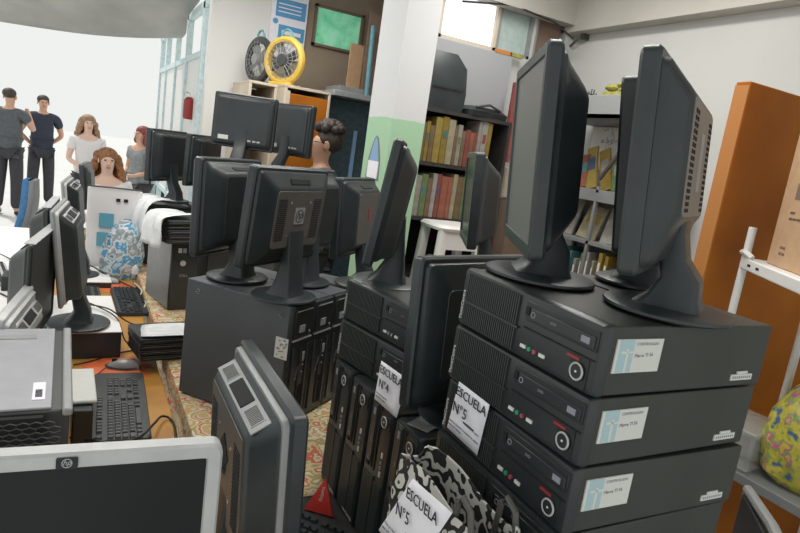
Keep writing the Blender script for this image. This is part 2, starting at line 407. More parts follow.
    if foot:
        # neck : lofted column that flares into the disc
        top = h-.06
        n = MB(); yb_ = -o+t/2+depth*.75
        secs = [(neckw, .028, yb_-.002, top+.02), (neckw, .032, yb_, top-.03), (neckw*.95, .04, yb_*.8+.004, top*.55), (neckw*1.05, .055, .012, max(.055,top*.25)), (neckw*1.15, .075, .006, .026), (neckw*1.32, .10, .0, .010)]
        if top < .12: secs = [(neckw, .03, yb_*.8, top+.02), (neckw, .04, .01, top*.6), (neckw*1.1, .065, .005, .028), (neckw*1.3, .10, 0, .010)]
        n.loft([rrect_h(a_, b_, min(a_, b_)*.18, z_, 3, 0, y_) for a_, b_, y_, z_ in secs])
        n.build('neck', M[stand], T)
        n = MB().box((0,yb_-.012,h-.055), (neckw*.9,.03,.06)).build('hinge', M['black'], T, bevel=.004)
        R = base_r; prof = [(R-.004,0), (R,.003), (R-.001,.007), (R-.007,.009), (R*.6,.011), (.03,.012)]
        b = MB(); b.loft([[(a_*math.cos(2*PI*k/40), a_*.92*math.sin(2*PI*k/40), z_) for k in range(40)] for a_, z_ in prof])
        b.build('base', M[stand], T)
    return T

SZ = 1.501   # top of the near stack of desktops
make_monitor('black monitor facing left on the near stack of desktops, reflection-greyed screen seen edge on', (.736,.827,SZ), D(-120.4), -5.3, .209, .339, .323, .056, scr='screen_refl', slot=False, vents=None, plate=(.62,.60), depth=.055, base_r=.105, t=.025)
make_monitor('black monitor with warm grey slotted rear panel, nearest on the near stack of desktops', (.821,.621,SZ), D(-149.1), -5.5, .212, .356, .300, .053, back='taupe', cover='charcoal', slot=False, vents='slots', logo='label', plate=(.70,.56), depth=.038, pz=.012, base_r=.105, t=.027)
make_monitor('black monitor half hidden behind the one with the warm grey rear panel', (.955,.80,SZ), D(-139), -8, .212, .34, .29, .056, slot=False, vents=None, plate=(.55,.6), depth=.03, base_r=.085)

# middle stack monitors
make_monitor('black monitor leaning forward beside the green pillar, standing on the two lying middle desktops', (.715,1.365,1.349), D(-119), 6.8, .214, .348, .298, .03, slot=False, vents=None, plate=(.64,.70), depth=.043, pz=-.011, t=.024, base_r=.10)
make_monitor('large black monitor turned away, standing low on the upright towers behind the N°4 sheet', (.772,1.000,1.147), D(-164), -3.5, .191, .357, .308, .045, slot=False, vents=None, plate=(.71,.62), depth=.028, t=.027, base_r=.12)
make_monitor('slim black monitor seen edge on in front of the book shelf', (1.265,1.728,1.31), D(-119), -3.8, .255, .36, .311, .07, slot=False, vents=None, plate=(.62,.6), depth=.064, pz=-.01)
# HP group on the grey towers
make_monitor('black monitor with square silver badge on its back, on the blue-grey towers', (.575,1.755,1.201), D(-141.8), 3.9, .247, .377, .291, .03, back='greyback', cover='charcoal', logo='square', vents='side', plate=(.66,.60), depth=.035, marks=1, t=.028, base_r=.105)
make_monitor('black monitor left of the one with the square badge, turned away, on the blue-grey towers', (.483,1.985,1.201), D(-134), -1.7, .232, .357, .304, .06, cover='charcoal', back='black', vents=None, plate=(.65,.68), depth=.05, t=.027, base_r=.105)
make_monitor('black monitor mostly hidden behind the one with the square badge', (.70,1.955,1.201), D(-143), 2, .235, .36, .30, .05, cover='charcoal', back='black', vents=None, plate=(.66,.66), depth=.06, base_r=.1)
make_monitor('dark monitor with small red mark on its back, left of the green pillar', (1.04,2.21,1.135), D(-134.5), -3, .27, .37, .31, .07, back='greyback', cover='charcoal', logo='red', vents=None, plate=(.66,.66), depth=.05)
make_monitor('highest black monitor, seen from behind with white port labels, left one of the pair', (.822,3.643,1.455), D(151), -3, .27, .37, .31, .07, vents=None, plate=(.84,.80), depth=.03, ports=True, back='charcoal', slot=False)
make_monitor('highest black monitor, right one of the pair below the yellow fan', (1.09,3.70,1.451), D(112), -1, .27, .37, .31, .07, vents=None, plate=(.84,.80), depth=.03, ports=True, slot=False)
make_monitor('black monitor seen from behind on the netbook pile, next to the woman in grey uniform', (.535,4.00,1.188), D(228), -1, .27, .37, .31, .07, base_r=.1, vents=None, plate=(.7,.76), depth=.04, slot=False)
make_monitor('black monitor seen from behind, just left below the highest pair', (.738,3.95,1.188), D(232), 1, .27, .37, .31, .07, base_r=.1, vents=None, plate=(.7,.76), depth=.04, slot=False)
# left desk
make_monitor('silver-framed monitor in the lower left corner, switched off and facing the camera', (.008,.765,.767), D(-3.5), 3, .398, .34, .27, .05, frame='silver', back='charcoal', badge='hp', bez=.017, t=.03, base_r=.11)
make_monitor('dark monitor tipped sideways behind the silver-framed one, back and handle slot turned to the camera', (.257,1.006,.767), D(89.3), 2.7, .335, .376, .326, .07, frame='charcoal', back='greyback', cover='charcoal', rim='silver_d', logo='diamond', depth=.058, plate=(.72,.67), marks=1, base_r=.09, t=.028)
make_monitor('black and silver monitor standing edge on upon the white desktop case', (.030,2.50,.876), D(-95), -6.4, .278, .365, .345, .063, frame='silver_d', back='charcoal', cover='black', rim='silver', depth=.055, pz=-.02, plate=(.64,.74), vents=None, stand='charcoal', base_r=.12, t=.014)
make_monitor('black monitor left of the white desktop case, its screen turned right', (-.155,2.25,.767), D(82), -1, .33, .40, .33, .07, topsheen='silver', frame='black', back='charcoal', cover='black', depth=.06, vents=None, scr='black', t=.014, bez=.012, base_r=.1)
make_monitor('black monitor with painted top sheen standing behind the other at the left desk', (-.14,2.78,.767), D(86), 3, .37, .37, .31, .07, topsheen='silver', frame='black', cover='black', scr='black', depth=.06, vents=None, t=.014, bez=.012, base_r=.1)
make_monitor('silver-backed monitor at the left picture edge, handle slot facing up', (-.10,1.886,.767), D(-97), 15.4, .225, .356, .304, .07, frame='silver', back='greyback', cover='silver_d', rim='silver', depth=.054, vents=None, base_r=.09, t=.025)
make_monitor('black monitor with silver rim seen edge on in front of the white tote bag', (.04,3.60,.797), D(-95), -6, .355, .37, .31, .07, frame='silver_d', cover='black', rim='silver', depth=.055, vents=None, t=.014, base_r=.1)
make_monitor('slim black monitor farthest down the left desk', (.13,4.85,.766), D(-97), -6, .375, .35, .31, .07, slot=False, vents=None, depth=.03)

# ------------------------------------------------------------------ desktops
TW, TD, TT = .338, .37, .1032
def make_think(label, sticker=True, group=None, muted=False):
    """lying: front faces -Y, x = width, z = thickness, origin at the centre"""
    T = thing('desktop_computer', label, 'computer', group=group)
    MB().box((0,.008,0), (TW-.004,TD-.016,TT-.004)).build('case', M['caseblk'], T, bevel=.0025)
    MB().box((0,.03,TT/2-.0012), (TW-.02,.004,.0016)).build('case_seam', M['soot'], T, smooth=False)
    f = MB(); yf = -TD/2
    f.loft([rrect(TW-.002,TT-.001,.005,yf+.020), rrect(TW,TT-.0005,.005,yf+.010), rrect(TW-.006,TT-.006,.006,yf+.001), rrect(TW-.014,TT-.012,.006,yf)], True, True)
    f.build('front_bezel', M['bezelblk'], T)
    g = MB()
    for k in range(27):
        x = -TW/2+.020+k*.0054
        g.box((x,yf-.0012,0), (.0026,.004,TT-.014))
    g.build('grille', M['rib'], T, smooth=False)
    MB().box((-TW/2+.094,yf-.002,-.006), (.150,.005,.004)).build('grille_bar', M['bezelblk'], T, smooth=False)
    text('ThinkCentre', .0105, M['whiteink'], T, face_mtx((-TW/2+.0095,yf-.0008,-.042), '-Y', PI/2), 'wordmark', ext=.0003)
    x0 = .004
    d = MB(); d.box((x0+.083,yf-.0005,.026), (.150,.004,.030)); o = d.build('optical_drive', M['black'], T, bevel=.001)
    MB().box((x0+.087,yf-.003,.0235), (.134,.003,.018)).build('drive_tray', M['bezelblk'], o, bevel=.001)
    MB().box((x0+.014,yf-.0035,.026), (.008,.003,.012)).build('eject_button', M['soot'], o)
    MB().torus((x0+.028,yf-.0048,.0235), .0042, .0008, 'Y', 14, 5).build('media_mark', M['inkgrey'], o)
    text('DVD', .006, M['inkgrey'], o, face_mtx((x0+.073,yf-.0047,.0235), '-Y'), 'disc_mark', ext=.0003, align='CENTER')
    MB().box((x0+.138,yf-.005,.0235), (.016,.001,.009)).build('drive_label', M['inkgrey'], o)
    MB().box((x0+.083,yf-.001,-.001), (.150,.003,.0016)).build('panel_ridge', M['soot'], T)
    MB().box((x0+.120,yf-.001,-.0075), (.024,.003,.0042)).build('card_slot', M['soot' if muted else 'red'], T)
    for x, c, w_ in ((.018,'paper_w',.012), (.033,'green',.0055), (.045,'pink',.0055), (.062,'paper_w',.012)):
        if c == 'paper_w': MB().box((x,yf-.001,-.030), (w_,.003,.0052)).build('usb_port', M[c], T)
        else: MB().cyl((x,yf-.001,-.030), .0036, .004, 'Y', 12).build('audio_jack', M['inkgrey' if muted else c], T)
    p = MB().loft([rrect(.034,.044,.003,yf+.001,cx=.137,cz=-.024), rrect(.034,.044,.003,yf-.0015,cx=.137,cz=-.024)], False, True).build('power_panel', M['black'], T)
    b = MB().cyl((.137,yf-.003,-.024), .011, .005, 'Y', 24).build('power_button', M['bezelblk'], T)
    MB().torus((.137,yf-.005,-.024), .0115, .0016, 'Y').build('button_ring', M['silver'], b)
    MB().cyl((.137,yf-.0058,-.024), .0018, .001, 'Y', 8).build('power_mark', M['whiteink'], b)
    if sticker:
        xs = TW/2-.001
        st = MB().box((xs,-TD/2+.072,.008), (.002,.090,.048)).build('asset_sticker', M['paper_w'], T, smooth=False)
        q = MB(); q.box((xs+.001,-TD/2+.046,.008), (.001,.028,.046)); q.build('sticker_field', M['cyan'], st, smooth=False)
        q = MB(); q.box((xs+.0017,-TD/2+.048,.002), (.0008,.004,.034)); q.box((xs+.0017,-TD/2+.048,.014), (.0008,.024,.003)); q.build('cross', M['paper_w'], st, smooth=False)
        text('CONTROLADO', .0062, M['inkgrey'], st, face_mtx((xs+.0012,-TD/2+.064,.025), '+X'), ext=.0003)
        text('Marca TI 56', .0075, M['inkgrey'], st, face_mtx((xs+.0012,-TD/2+.064,.008), '+X', D(2)), ext=.0003)
        q = MB(); q.box((xs,TD/2-.052,-.034), (.002,.052,.0095)); q.box((xs,TD/2-.052,-.0265), (.002,.026,.004))
        q.build('licence_label', M['paper_w'], T, smooth=False)
        q = MB()
        for k in range(9): q.box((xs+.0012,TD/2-.073+k*.0052,-.034), (.0006,.0026,.004))
        q.build('licence_print', M['inkgrey'], T, smooth=False)
    return T
GS = 'black desktops stacked flat, near stack'
YW = D(-90)
SX, SY = .618+TD/2, .548+TW/2
think = make_think('topmost black desktop of the near stack, two monitors standing on it', True, GS)
zt = SZ-TT/2-.001
think.location = (SX, SY, zt); think.rotation_euler = (0,0,YW)
labs = ['black desktop second from top in the near stack', 'black desktop third from top in the near stack, behind the N°5 sheet', 'black desktop fourth from top in the near stack, cut by the picture edge']
for k in range(1, 6):
    lab = labs[k-1] if k < 4 else 'black desktop low in the near stack, below the picture edge'
    dup(think, lab, (SX+(.0,.002,-.002,.003,0,.001)[k-1], SY+(.002,-.001,.002,0,.001,0)[k-1], zt-k*TT-.0002*k), YW+D((.6,-.5,.4,.2,-.3,0)[k-1]))
TB = .8095   # top of the cloth-covered table
GM = 'black towers standing upright in the middle row'
plain = make_think('black desktop lying on top of the middle row, lean monitor on it', False, 'black desktops lying on the middle row', True)
# lying pair over the upright towers
ux, uy = .605, 1.385
ang = D(-80)
def place_front_left(w_, yaw, x, y):
    """front-left corner of a lying box at x,y"""
    R = Matrix.Rotation(yaw, 3, 'Z'); v = R @ Vector((-w_/2, -TD/2, 0)); return x-v.x, y-v.y
px, py = place_front_left(TW, ang, .612, 1.385)
zu = TB+TW+.0015+TT/2
plain.location = (px, py, zu+TT+.0005); plain.rotation_euler = (0,0,ang)
dup(plain, 'black desktop lying second in the middle row, the N°4 sheet taped to it', (px-.004, py-.004, zu), ang+D(.5))
for k in range(5):
    lab = ['upright black tower farthest left in the middle row', 'second upright black tower from the left in the middle row', 'third upright black tower from the left in the middle row', 'fourth upright black tower from the left, under the lifted corner of the N°4 sheet', 'upright black tower at the right end of the middle row beside the near stack'][k]
    if k == 4: break
    dup(plain, lab, (.605+TD/2, 1.37-TT/2-k*(TT+.012), TB+TW/2+.001), (0, D(-90), YW), GM)
# stack below the far slim monitor
for k in range(5):
    dup(plain, 'black desktop in the hidden stack behind the middle row', (1.28, 1.715, TB+TT/2+.001+k*(TT+.0008)), D(-110), 'black desktops stacked behind the middle row')

def make_tower(label, w_, h_, d_, side='steel', sticker=False, group=None, screws=True, style='hp'):
    """upright tower, front faces -Y, origin centre of base"""
    T = thing('tower_computer', label, 'computer', group=group)
    MB().box((0,.006,h_/2), (w_-.004,d_-.014,h_-.004)).build('case', M[side], T, bevel=.003)
    yf = -d_/2
    MB().loft([rrect(w_-.001,h_-.002,.004,yf+.014,cz=h_/2), rrect(w_-.001,h_-.002,.004,yf+.006,cz=h_/2), rrect(w_-.010,h_-.012,.005,yf,cz=h_/2)], True, True).build('front_bezel', M['bezelblk'], T)
    if style == 'hp':
        o = MB().box((0,yf-.001,h_-.06), (w_*.80,.006,.082)).build('drive_bay', M['black'], T, bevel=.002)
        MB().box((-.008,yf-.005,h_-.075), (.028,.004,.022)).build('drive_mark', M['inkgrey'], o)
        MB().box((0,yf-.005,h_-.018), (w_*.7,.003,.003)).build('bay_edge', M['silver_d'], o)
        MB().cyl((w_*.30,yf-.005,h_-.09), .004, .003, 'Y', 10).build('indicator', M['silver_d'], o)
        MB().box((0,yf-.003,h_-.109), (w_*.86,.006,.004)).build('bezel_ridge', M['silver_d'], T, smooth=False)
        g = MB(); g.box((-w_*.34,yf-.002,h_*.36), (.006,.006,h_*.60)); g.box((w_*.34,yf-.002,h_*.36), (.006,.006,h_*.60)); g.box((w_*.02,yf-.002,h_*.36), (.004,.005,h_*.56)); g.build('bezel_rails', M['charcoal'], T, bevel=.002)
        g = MB()
        for k in range(14): g.box((w_*.18,yf-.001,h_*.08+k*.007), (w_*.25,.003,.0028))
        g.build('grille', M['soot'], T, smooth=False)
        text('hp compaq', .011, M['silver_d'], T, face_mtx((-w_*.12,yf-.0015,h_*.38), '-Y', D(75)), 'wordmark', ext=.0004)
        for z_ in (.30,.36,.43): MB().cyl((w_*.20,yf-.001,h_*z_+.05), .0032, .003, 'Y', 10).build('socket', M['silver_d'], T)
        MB().box((w_*.2,yf-.001,h_*.56), (.012,.004,.03)).build('power_button', M['silver_d'], T, bevel=.002)
    if screws:
        for (y_, z_) in ((-d_*.40, h_-.035), (d_*.38, h_-.035)):
            c = MB().cyl((-w_/2,y_,z_), .006, .002, 'X', 16); o = c.build('screw', M['soot'], T)
            MB().torus((-w_/2-.001,y_,z_), .0065, .0012, 'X', 16, 5).build('screw_ring', M['silver_d'], o); MB().cyl((-w_/2-.001,y_,z_), .003, .002, 'X', 10).build('screw_head', M['chrome'], o)
    if sticker:
        o = MB().box((-w_/2-.0002,-d_*.43,h_-.135), (.002,.045,.065)).build('asset_sticker', M['paper_w'], T, smooth=False)
        q = MB(); random.seed(3)
        for k in range(16): q.box((-w_/2-.0014,-d_*.43+random.uniform(-.018,.018),h_-.135+random.uniform(-.027,.027)), (.0006,random.uniform(.004,.012),.004))
        q.build('sticker_print', M['inkgrey'], o, smooth=False)
    return T
GH = 'blue-grey towers standing side by side'
hw, hh, hd = .114, .388, .41
hy = D(38)
ax, ay = .575, 1.650
def hp_loc(k):
    R = Matrix.Rotation(hy, 3, 'Z'); v = R @ Vector(((k+.5)*(hw+.003), hd/2, 0)); return (ax+v.x, ay+v.y, TB+.001)
tw = make_tower('blue-grey tower nearest the camera in the row of three, big bare side panel', hw, hh, hd, sticker=True, group=GH)
tw.location = hp_loc(0); tw.rotation_euler = (0,0,hy)
tw2 = make_tower('middle blue-grey tower of the row of three', hw, hh, hd, group=GH); tw2.location = hp_loc(1); tw2.rotation_euler = (0,0,hy)
dup(tw2, 'right-hand blue-grey tower of the row of three, next to the middle row', hp_loc(2), hy)
dup(tw2, 'dark tower hidden under the monitor with the red mark', (1.04,2.21,TB+.001), D(45)).scale = (1.2,1,.834)
# supports for the far monitors
for (x, y, z, lab) in ((.822,3.643,1.455,'dark tower under the left monitor of the highest pair'), (1.10,3.75,1.451,'dark tower under the right monitor of the highest pair')):
    c = dup(tw2, lab, (x,y,TB+.001), D(150)); c.scale = (1.5,.9,(z-TB-.002)/hh)
# small tower on the floor-side desk with stickers
T = make_tower('slim black tower with grey side and small stickers, netbooks piled on it', .125, .33, .34, side='silver_d', screws=False, style='none')
T.location = (.425,3.08,TB+.001); T.rotation_euler = (0,0,D(12))
yf = -.17
MB().box((-.025,yf-.001,.285), (.016,.002,.022)).build('sticker', M['paper_w'], T)
MB().box((-.003,yf-.001,.285), (.016,.002,.022)).build('sticker', M['lblue'], T)
MB().cyl((-.008,yf-.002,.225), .013, .006, 'Y', 20).build('power_button', M['silver'], T)
text('DELL', .018, M['silver_d'], T, face_mtx((0,yf-.0008,.165), '-Y'), 'wordmark', align='CENTER')
T2 = make_tower('plain dark tower behind the slim one with stickers', .16, .33, .34, side='caseblk', screws=False, style='none')
T2.location = (.62,3.18,TB+.001); T2.rotation_euler = (0,0,D(12))
T3 = make_tower('dark tower under the farther netbook pile',   .40, .268, .34, side='caseblk', screws=False, style='none')
T3.location = (.56,4.04,TB+.001)

# netbooks
def netbook(label, loc, yaw, group):
    T = thing('netbook', label, 'netbook', loc, yaw, group)
    MB().box((0,0,.006), (.27,.19,.010)).build('body', M['black'], T, bevel=.003)
    MB().box((0,0,.0165), (.27,.19,.008)).build('lid', M['bezelblk'], T, bevel=.003)
    MB().box((0,-.0955,.0115), (.25,.001,.0012)).build('seam', M['silver_d'], T)
    return T
nb = None
def pile(x, y, z, n, yaw, where, group):
    global nb
    for k in range(n):
        lab = ('topmost' if k == n-1 else 'bottom' if k == 0 else {1:'second from bottom',2:'third from bottom',3:'fourth from bottom',4:'fifth from bottom'}[k])+' black netbook in the pile '+where
        l = (x+random.uniform(-.004,.004), y+random.uniform(-.004,.004), z+k*.0215); yw = yaw+D(random.uniform(-2,2))
        nb = netbook(lab, l, yw, group) if nb is None else dup(nb, lab, l, yw, group)
pile(.455,2.93,TB+.333,5,D(20),'on the slim tower with stickers','netbooks on the slim tower')
pile(.46,3.88,TB+.2705,5,D(12),'behind, under the far monitors','netbooks on the farther pile')
pile(.74,3.98,TB+.2705,5,D(12),'beside the far monitors','netbooks beside the far monitors')
pile(.345,2.36,TB+.001,4,D(8),'on the table edge by the mouse','netbooks on the table edge')
def drape(name, label, cat, m, path, width, dirv, amp=.006, parent=None):
    """strip following path, width along dirv, crinkled"""
    mb = MB(); d = Vector(dirv).normalized(); rings = []
    for i, p in enumerate(path):
        rings.append([Vector(p)+d*width*(k/10-.5)+Vector((random.uniform(-1,1), random.uniform(-1,1), random.uniform(0,1)))*amp for k in range(11)])
    mb.loft(rings, False, False, closed=False)
    o = mb.build(name, m, parent, sub=1); s = o.modifiers.new('s', 'SOLIDIFY'); s.thickness = .002
    return tag(o, label, cat)
random.seed(5)
drape('plastic_wrap', 'crumpled white plastic wrap over the netbooks on the slim tower', 'plastic wrap', M['plastic_w'], [(.45,2.95,1.262),(.38,2.92,1.264),(.325,2.90,1.262),(.308,2.885,1.235),(.300,2.875,1.195),(.294,2.865,1.155),(.298,2.862,1.12)], .19, (-.34,.94,0), .016)
drape('plastic_wrap', 'crumpled white plastic wrap over the farther netbook pile by the tote bag', 'plastic wrap', M['plastic_w'], [(.46,3.85,1.212),(.38,3.83,1.212),(.32,3.80,1.205),(.295,3.79,1.15),(.285,3.78,1.08),(.29,3.78,1.00)], .30, (-.34,.94,0), .022)
drape('plastic_wrap', 'crumpled white plastic lying on the netbooks at the table edge', 'plastic wrap', M['plastic_w'], [(.44,2.33,.905),(.37,2.33,.907),(.30,2.33,.905),(.235,2.33,.902)], .15, (.1,1,0), .004)

def slim(x, y, z, h_):
    T = thing('desktop_computer', 'slim black desktop at the very bottom of the near stack', 'computer', (x,y,z), D(-90))
    MB().box((0,0,h_/2), (.34,.37,h_)).build('case', M['caseblk'], T, bevel=.003)
    MB().box((0,-.186,h_/2), (.33,.012,h_-.006)).build('front_bezel', M['bezelblk'], T, bevel=.002)
slim(SX, SY, TB+.0005, SZ-6*TT-.0035-TB)
# white flat case under the monitor, grey flat case at the left
def flat_case(name, label, loc, size, top, body, yaw=0):
    T = thing(name, label, 'computer', loc, yaw)
    w_, d_, h_ = size
    MB().box((0,0,h_/2), (w_,d_,h_)).build('case', M[body], T, bevel=.004)
    MB().box((0,0,h_+.0015), (w_+.002,d_+.002,.006)).build('top_cover', M[top], T, bevel=.002)
    return T
flat_case('desktop_computer', 'flat desktop case with white top, monitor with silver rim standing on it', (.045,2.66,.767), (.245,.50,.100), 'whitet', 'charcoal', D(2))
flat_case('desktop_computer', 'small dark flat case on the desk beyond the white-topped one', (.06,3.62,.767), (.24,.36,.028), 'whitet', 'charcoal', D(2))
T = thing('desktop_computer', 'large grey desktop case lying flat at the left, honeycomb vent towards the camera', 'computer', (-.215,1.47,.767), D(1))
w_, d_, h_ = .45, .50, .345
MB().box((0,.004,h_/2), (w_-.012,d_-.02,h_-.006)).build('case', M['charcoal2'], T, bevel=.004)
MB().box((-.012,.005,h_), (w_-.05,d_-.025,.006)).build('top_cover', mat('lavender_grey_steel', (.36,.36,.39), .4, metal=.2, var=.04), T, bevel=.002)
MB().box((w_/2-.010,.0,h_-.004), (.018,d_-.006,.016)).build('side_rail', M['silver_d'], T, bevel=.004)
MB().box((-.03,-d_/2+.002,h_-.09), (w_-.04,.012,.165)).build('vent_backing', M['soot'], T)
g = MB()
for r_ in range(13):
    for c_ in range(20):
        x = -.205+c_*.0205+(r_ % 2)*.01025; z = h_-.022-r_*.0105
        g.tube([(x+.0108*math.cos(PI/6+k*PI/3), -d_/2-.006, z+.0070*math.sin(PI/6+k*PI/3)) for k in range(7)], .0016, 4)
g.build('honeycomb_vent', M['charcoal2'], T, smooth=False)
MB().box((.0,.175,h_+.0035), (.30,.028,.002)).build('paper_strip', M['silver_d'], T)
MB().box((-.12,.115,h_+.0035), (.12,.06,.0015)).build('torn_label', M['paper_w'], T)
s = MB().box((.165,-.155,h_+.0035), (.022,.085,.0015)).build('barcode_sticker', M['paper'], T)
q = MB()
for k in range(9): q.box((.165,-.185+k*.0042,h_+.0045), (.012,.0018,.001))
q.build('barcode', M['ink'], s)
T = thing('network_box', 'thin white-topped box standing between the grey case and the keyboard', 'box', (.040,1.83,.767), D(1))
MB().box((0,0,.06), (.05,.25,.12)).build('body', M['black'], T, bevel=.004)
MB().box((0,.03,.127), (.07,.24,.012)).build('lid', M['paper_w'], T, bevel=.005)

# ------------------------------------------------------------------ tables
def table(name, label, x0, x1, y0, y1, z, th, top, leg, cat='table', legs=True, inset=.05, lw=.04):
    T = thing(name, label, cat, ((x0+x1)/2, (y0+y1)/2, 0))
    w_, d_ = x1-x0, y1-y0
    MB().box((0,0,z-th/2), (w_,d_,th)).build('table_top', top, T, bevel=.003)
    for sx in (-1,1):
        for sy in (-1,1):
            MB().box((sx*(w_/2-inset),sy*(d_/2-inset),(z-th)/2+.004), (lw,lw,z-th-.008)).build('leg', leg, T, bevel=.003)
    return T
TA = table('desk', 'long varnished wooden desk with orange paint patches under the keyboards', -.14, .30, .55, 5.15, .766, .025, M['wood'], M['brown'])
random.seed(11)
def blob(cx, cy, rx, ry, z, n=26, j=.18):
    return [(cx+rx*(1+random.uniform(-j,j))*math.cos(2*PI*k/n)-TA.location.x, cy+ry*(1+random.uniform(-j,j))*math.sin(2*PI*k/n)-TA.location.y, z) for k in range(n)]
for (cx, cy, rx, ry) in ((.15,2.30,.12,.13), (.22,3.46,.09,.10)):
    mb = MB(); b = blob(cx, cy, rx, ry, .7660); mb.loft([b, [(x,y,z+.0006) for x,y,z in b]]); mb.build('paint_patch', M['orangep'], TA, smooth=False)
table('desk', 'white desk at the far left beside the wooden one', -.78, -.15, .9, 5.1, .764, .03, M['whitet'], M['silver_d'])
TBo = table('table', 'near table carrying the near stack and the patterned bag', .335, 1.06, .5, 1.405, TB-.0045, .03, M['blackwood'], M['brown'])
table('table', 'middle table under the flowered cloth carrying the blue-grey towers', .335, 1.48, 1.415, 2.64, TB-.0045, .03, M['blackwood'], M['brown'])
table('table', 'farther table under the flowered cloth carrying the netbook piles', .335, 1.20, 2.66, 4.25, TB-.0045, .03, M['blackwood'], M['brown'])
# flowered cloth with hanging left edge
mb = MB(); rings = []
for i in range(60):
    y = 1.30+i*(4.15-1.30)/59
    w1 = .006*math.sin(i*1.7)+.004*math.sin(i*.6)
    ring = [(1.19,y,TB-.0015),(.9,y,TB-.0015),(.345,y,TB-.0015),(.327,y,TB-.006),(.322+w1*.3,y,TB-.04),(.320+w1*.8,y,TB-.12),(.322+w1*1.3,y,TB-.22),(.320+w1*1.6,y,TB-.32)]
    rings.append(ring)
mb.loft(rings, False, False, closed=False)
o = mb.build('tablecloth', M['floral']); s = o.modifiers.new('s', 'SOLIDIFY'); s.thickness = .002
tag(o, 'flowered cream and red cloth hanging over the table edge', 'tablecloth')

# ------------------------------------------------------------------ keyboards, mice, small things
def keyboard(label, loc, yaw, keys_individual, w_=.455, d_=.158, name='keyboard', m='charcoal2', slope=0):
    T = thing(name, label, 'keyboard', loc, (D(slope),0,yaw))
    MB().loft([rrect_h(w_,d_,.012,0), rrect_h(w_,d_,.012,.012), rrect_h(w_-.006,d_-.006,.012,.018)]).build('body', M[m], T)
    proto = None; allk = MB()
    km = M['keycap'] if keys_individual else (M['black'] if m != 'black' else M['bezelblk'])
    def key(x, y, kw=.0165, kd=.0165):
        nonlocal proto
        rings = [rrect_h(kw,kd,.0015,.017,1,x,y), rrect_h(kw-.004,kd-.004,.0015,.0245,1,x,y)]
        if keys_individual:
            if proto is None or abs(kw-.0165) > .001 or abs(kd-.0165) > .001:
                k = MB(); k.loft([[(a-x,b-y,c) for a,b,c in r] for r in rings]); o = k.build('key', km, T, loc=(x,y,0))
                if proto is None and abs(kw-.0165) < .001: proto = o
            else:
                o = proto.copy(); C.objects.link(o); o.parent = T; o.location = (x,y,0)
        else: allk.loft(rings)
    p = .0191; xl = -w_/2+.016; yt = d_/2-.020
    for g0 in (0, 2.0, 6.5, 11.0):
        for k in range(1 if g0 == 0 else 4): key(xl+(g0+k)*p, yt)
    for row, n in ((0,13), (1,12), (2,11), (3,10)):
        y = yt-.030-row*p
        key(xl+.0, y, .0165 if row == 0 else .0165+.004*row)
        for k in range(1, n+1): key(xl+(k+.2*row)*p, y)
        if row != 1: key(xl+(14.0)*p-.003, y, .030)
    y = yt-.030-4*p
    for x, kw in ((0,.02),(1.3,.02),(2.6,.02),(10.5,.02),(11.8,.02),(13.9,.022)): key(xl+x*p, y, kw)
    key(xl+6.5*p, y, .11)
    for c_ in range(3):
        for r_ in (0, 1): key(xl+(15.6+c_)*p, yt-.030-r_*p)
        key(xl+(15.6+c_)*p, y)
    key(xl+16.6*p, y+p)
    for c_ in range(4):
        for r_ in range(5):
            if c_ == 3 and r_ in (2, 4): continue
            key(xl+(19.1+c_)*p, yt-.030-r_*p)
    if not keys_individual: o = allk.build('keys', km, T, smooth=False); o['kind'] = 'stuff'
    return T
keyboard('dark grey keyboard on the wooden desk, nearest the camera, black cable across it', (.153,1.97,.767), D(88), True, .50, .158)
keyboard('black keyboard farther down the wooden desk, beside the slim tower', (.26,3.17,.767), D(-88), False, .45, .15, m='charcoal')
keyboard('dark keyboard beyond the white-topped case', (.06,3.18,.767), D(-88), False, .45, .15)
keyboard('black keyboard on the table below the red triangle', (.52,1.03,TB+.02), D(-52), False, .42, .15, m='black')
keyboard('pale keyboard on the white desk at the far left', (-.36,3.65,.765), D(-80), False, .45, .15, m='silver')
def mouse(label, loc, yaw):
    T = thing('mouse', label, 'mouse', loc, yaw)
    sec = []
    for i in range(9):
        u = i/8; y = -.058+.116*u; w_ = .060*math.sin(PI*min(max(u*.9+.07,0),1))**.5; h_ = .034*math.sin(PI*min(u*.85+.12,1))**.7
        sec.append([(w_/2*math.cos(a), y, h_*max(0, math.sin(a)) if math.sin(a) > 0 else 0) for a in [2*PI*k/16 for k in range(16)]])
    MB().loft(sec).build('body', M['silver_d'], T)
    MB().box((0,.03,.0275), (.006,.018,.010)).build('wheel', M['soot'], T, bevel=.002)
    MB().torus((0,0,.006), .0275, .0035, 'Z', sc=(1,2.0)).build('skirt', M['black'], T)
    return T
mouse('grey mouse beyond the nearest keyboard on orange paint', (.18,2.31,.767), D(75))
mouse('dark grey mouse on the wooden desk beyond the second keyboard', (.175,3.56,.767), D(70))
def cable(label, pts, r=.003, m='rubber', name='cable', plug=None):
    # smooth with catmull-rom
    P = [Vector(p) for p in pts]; out = []
    for i in range(len(P)-1):
        a = P[max(i-1,0)]; b = P[i]; c = P[i+1]; d = P[min(i+2,len(P)-1)]
        for k in range(8):
            t_ = k/8; out.append(.5*((2*b)+(c-a)*t_+(2*a-5*b+4*c-d)*t_*t_+(3*b-a-3*c+d)*t_**3))
    out.append(P[-1])
    if plug is None: return tag(MB().tube(out, r, 8).build(name, M[m]), label, 'cable')
    T = thing(name, label, 'cable')
    MB().tube(out, r, 8).build('cord', M[m], T)
    q = MB(); q.tube(plug, .0075, 10); q.tube([plug[-1]-(plug[-1]-plug[0])*1.5, plug[0]], .0045, 8); q.build('plug', M['black'], T)
    return T
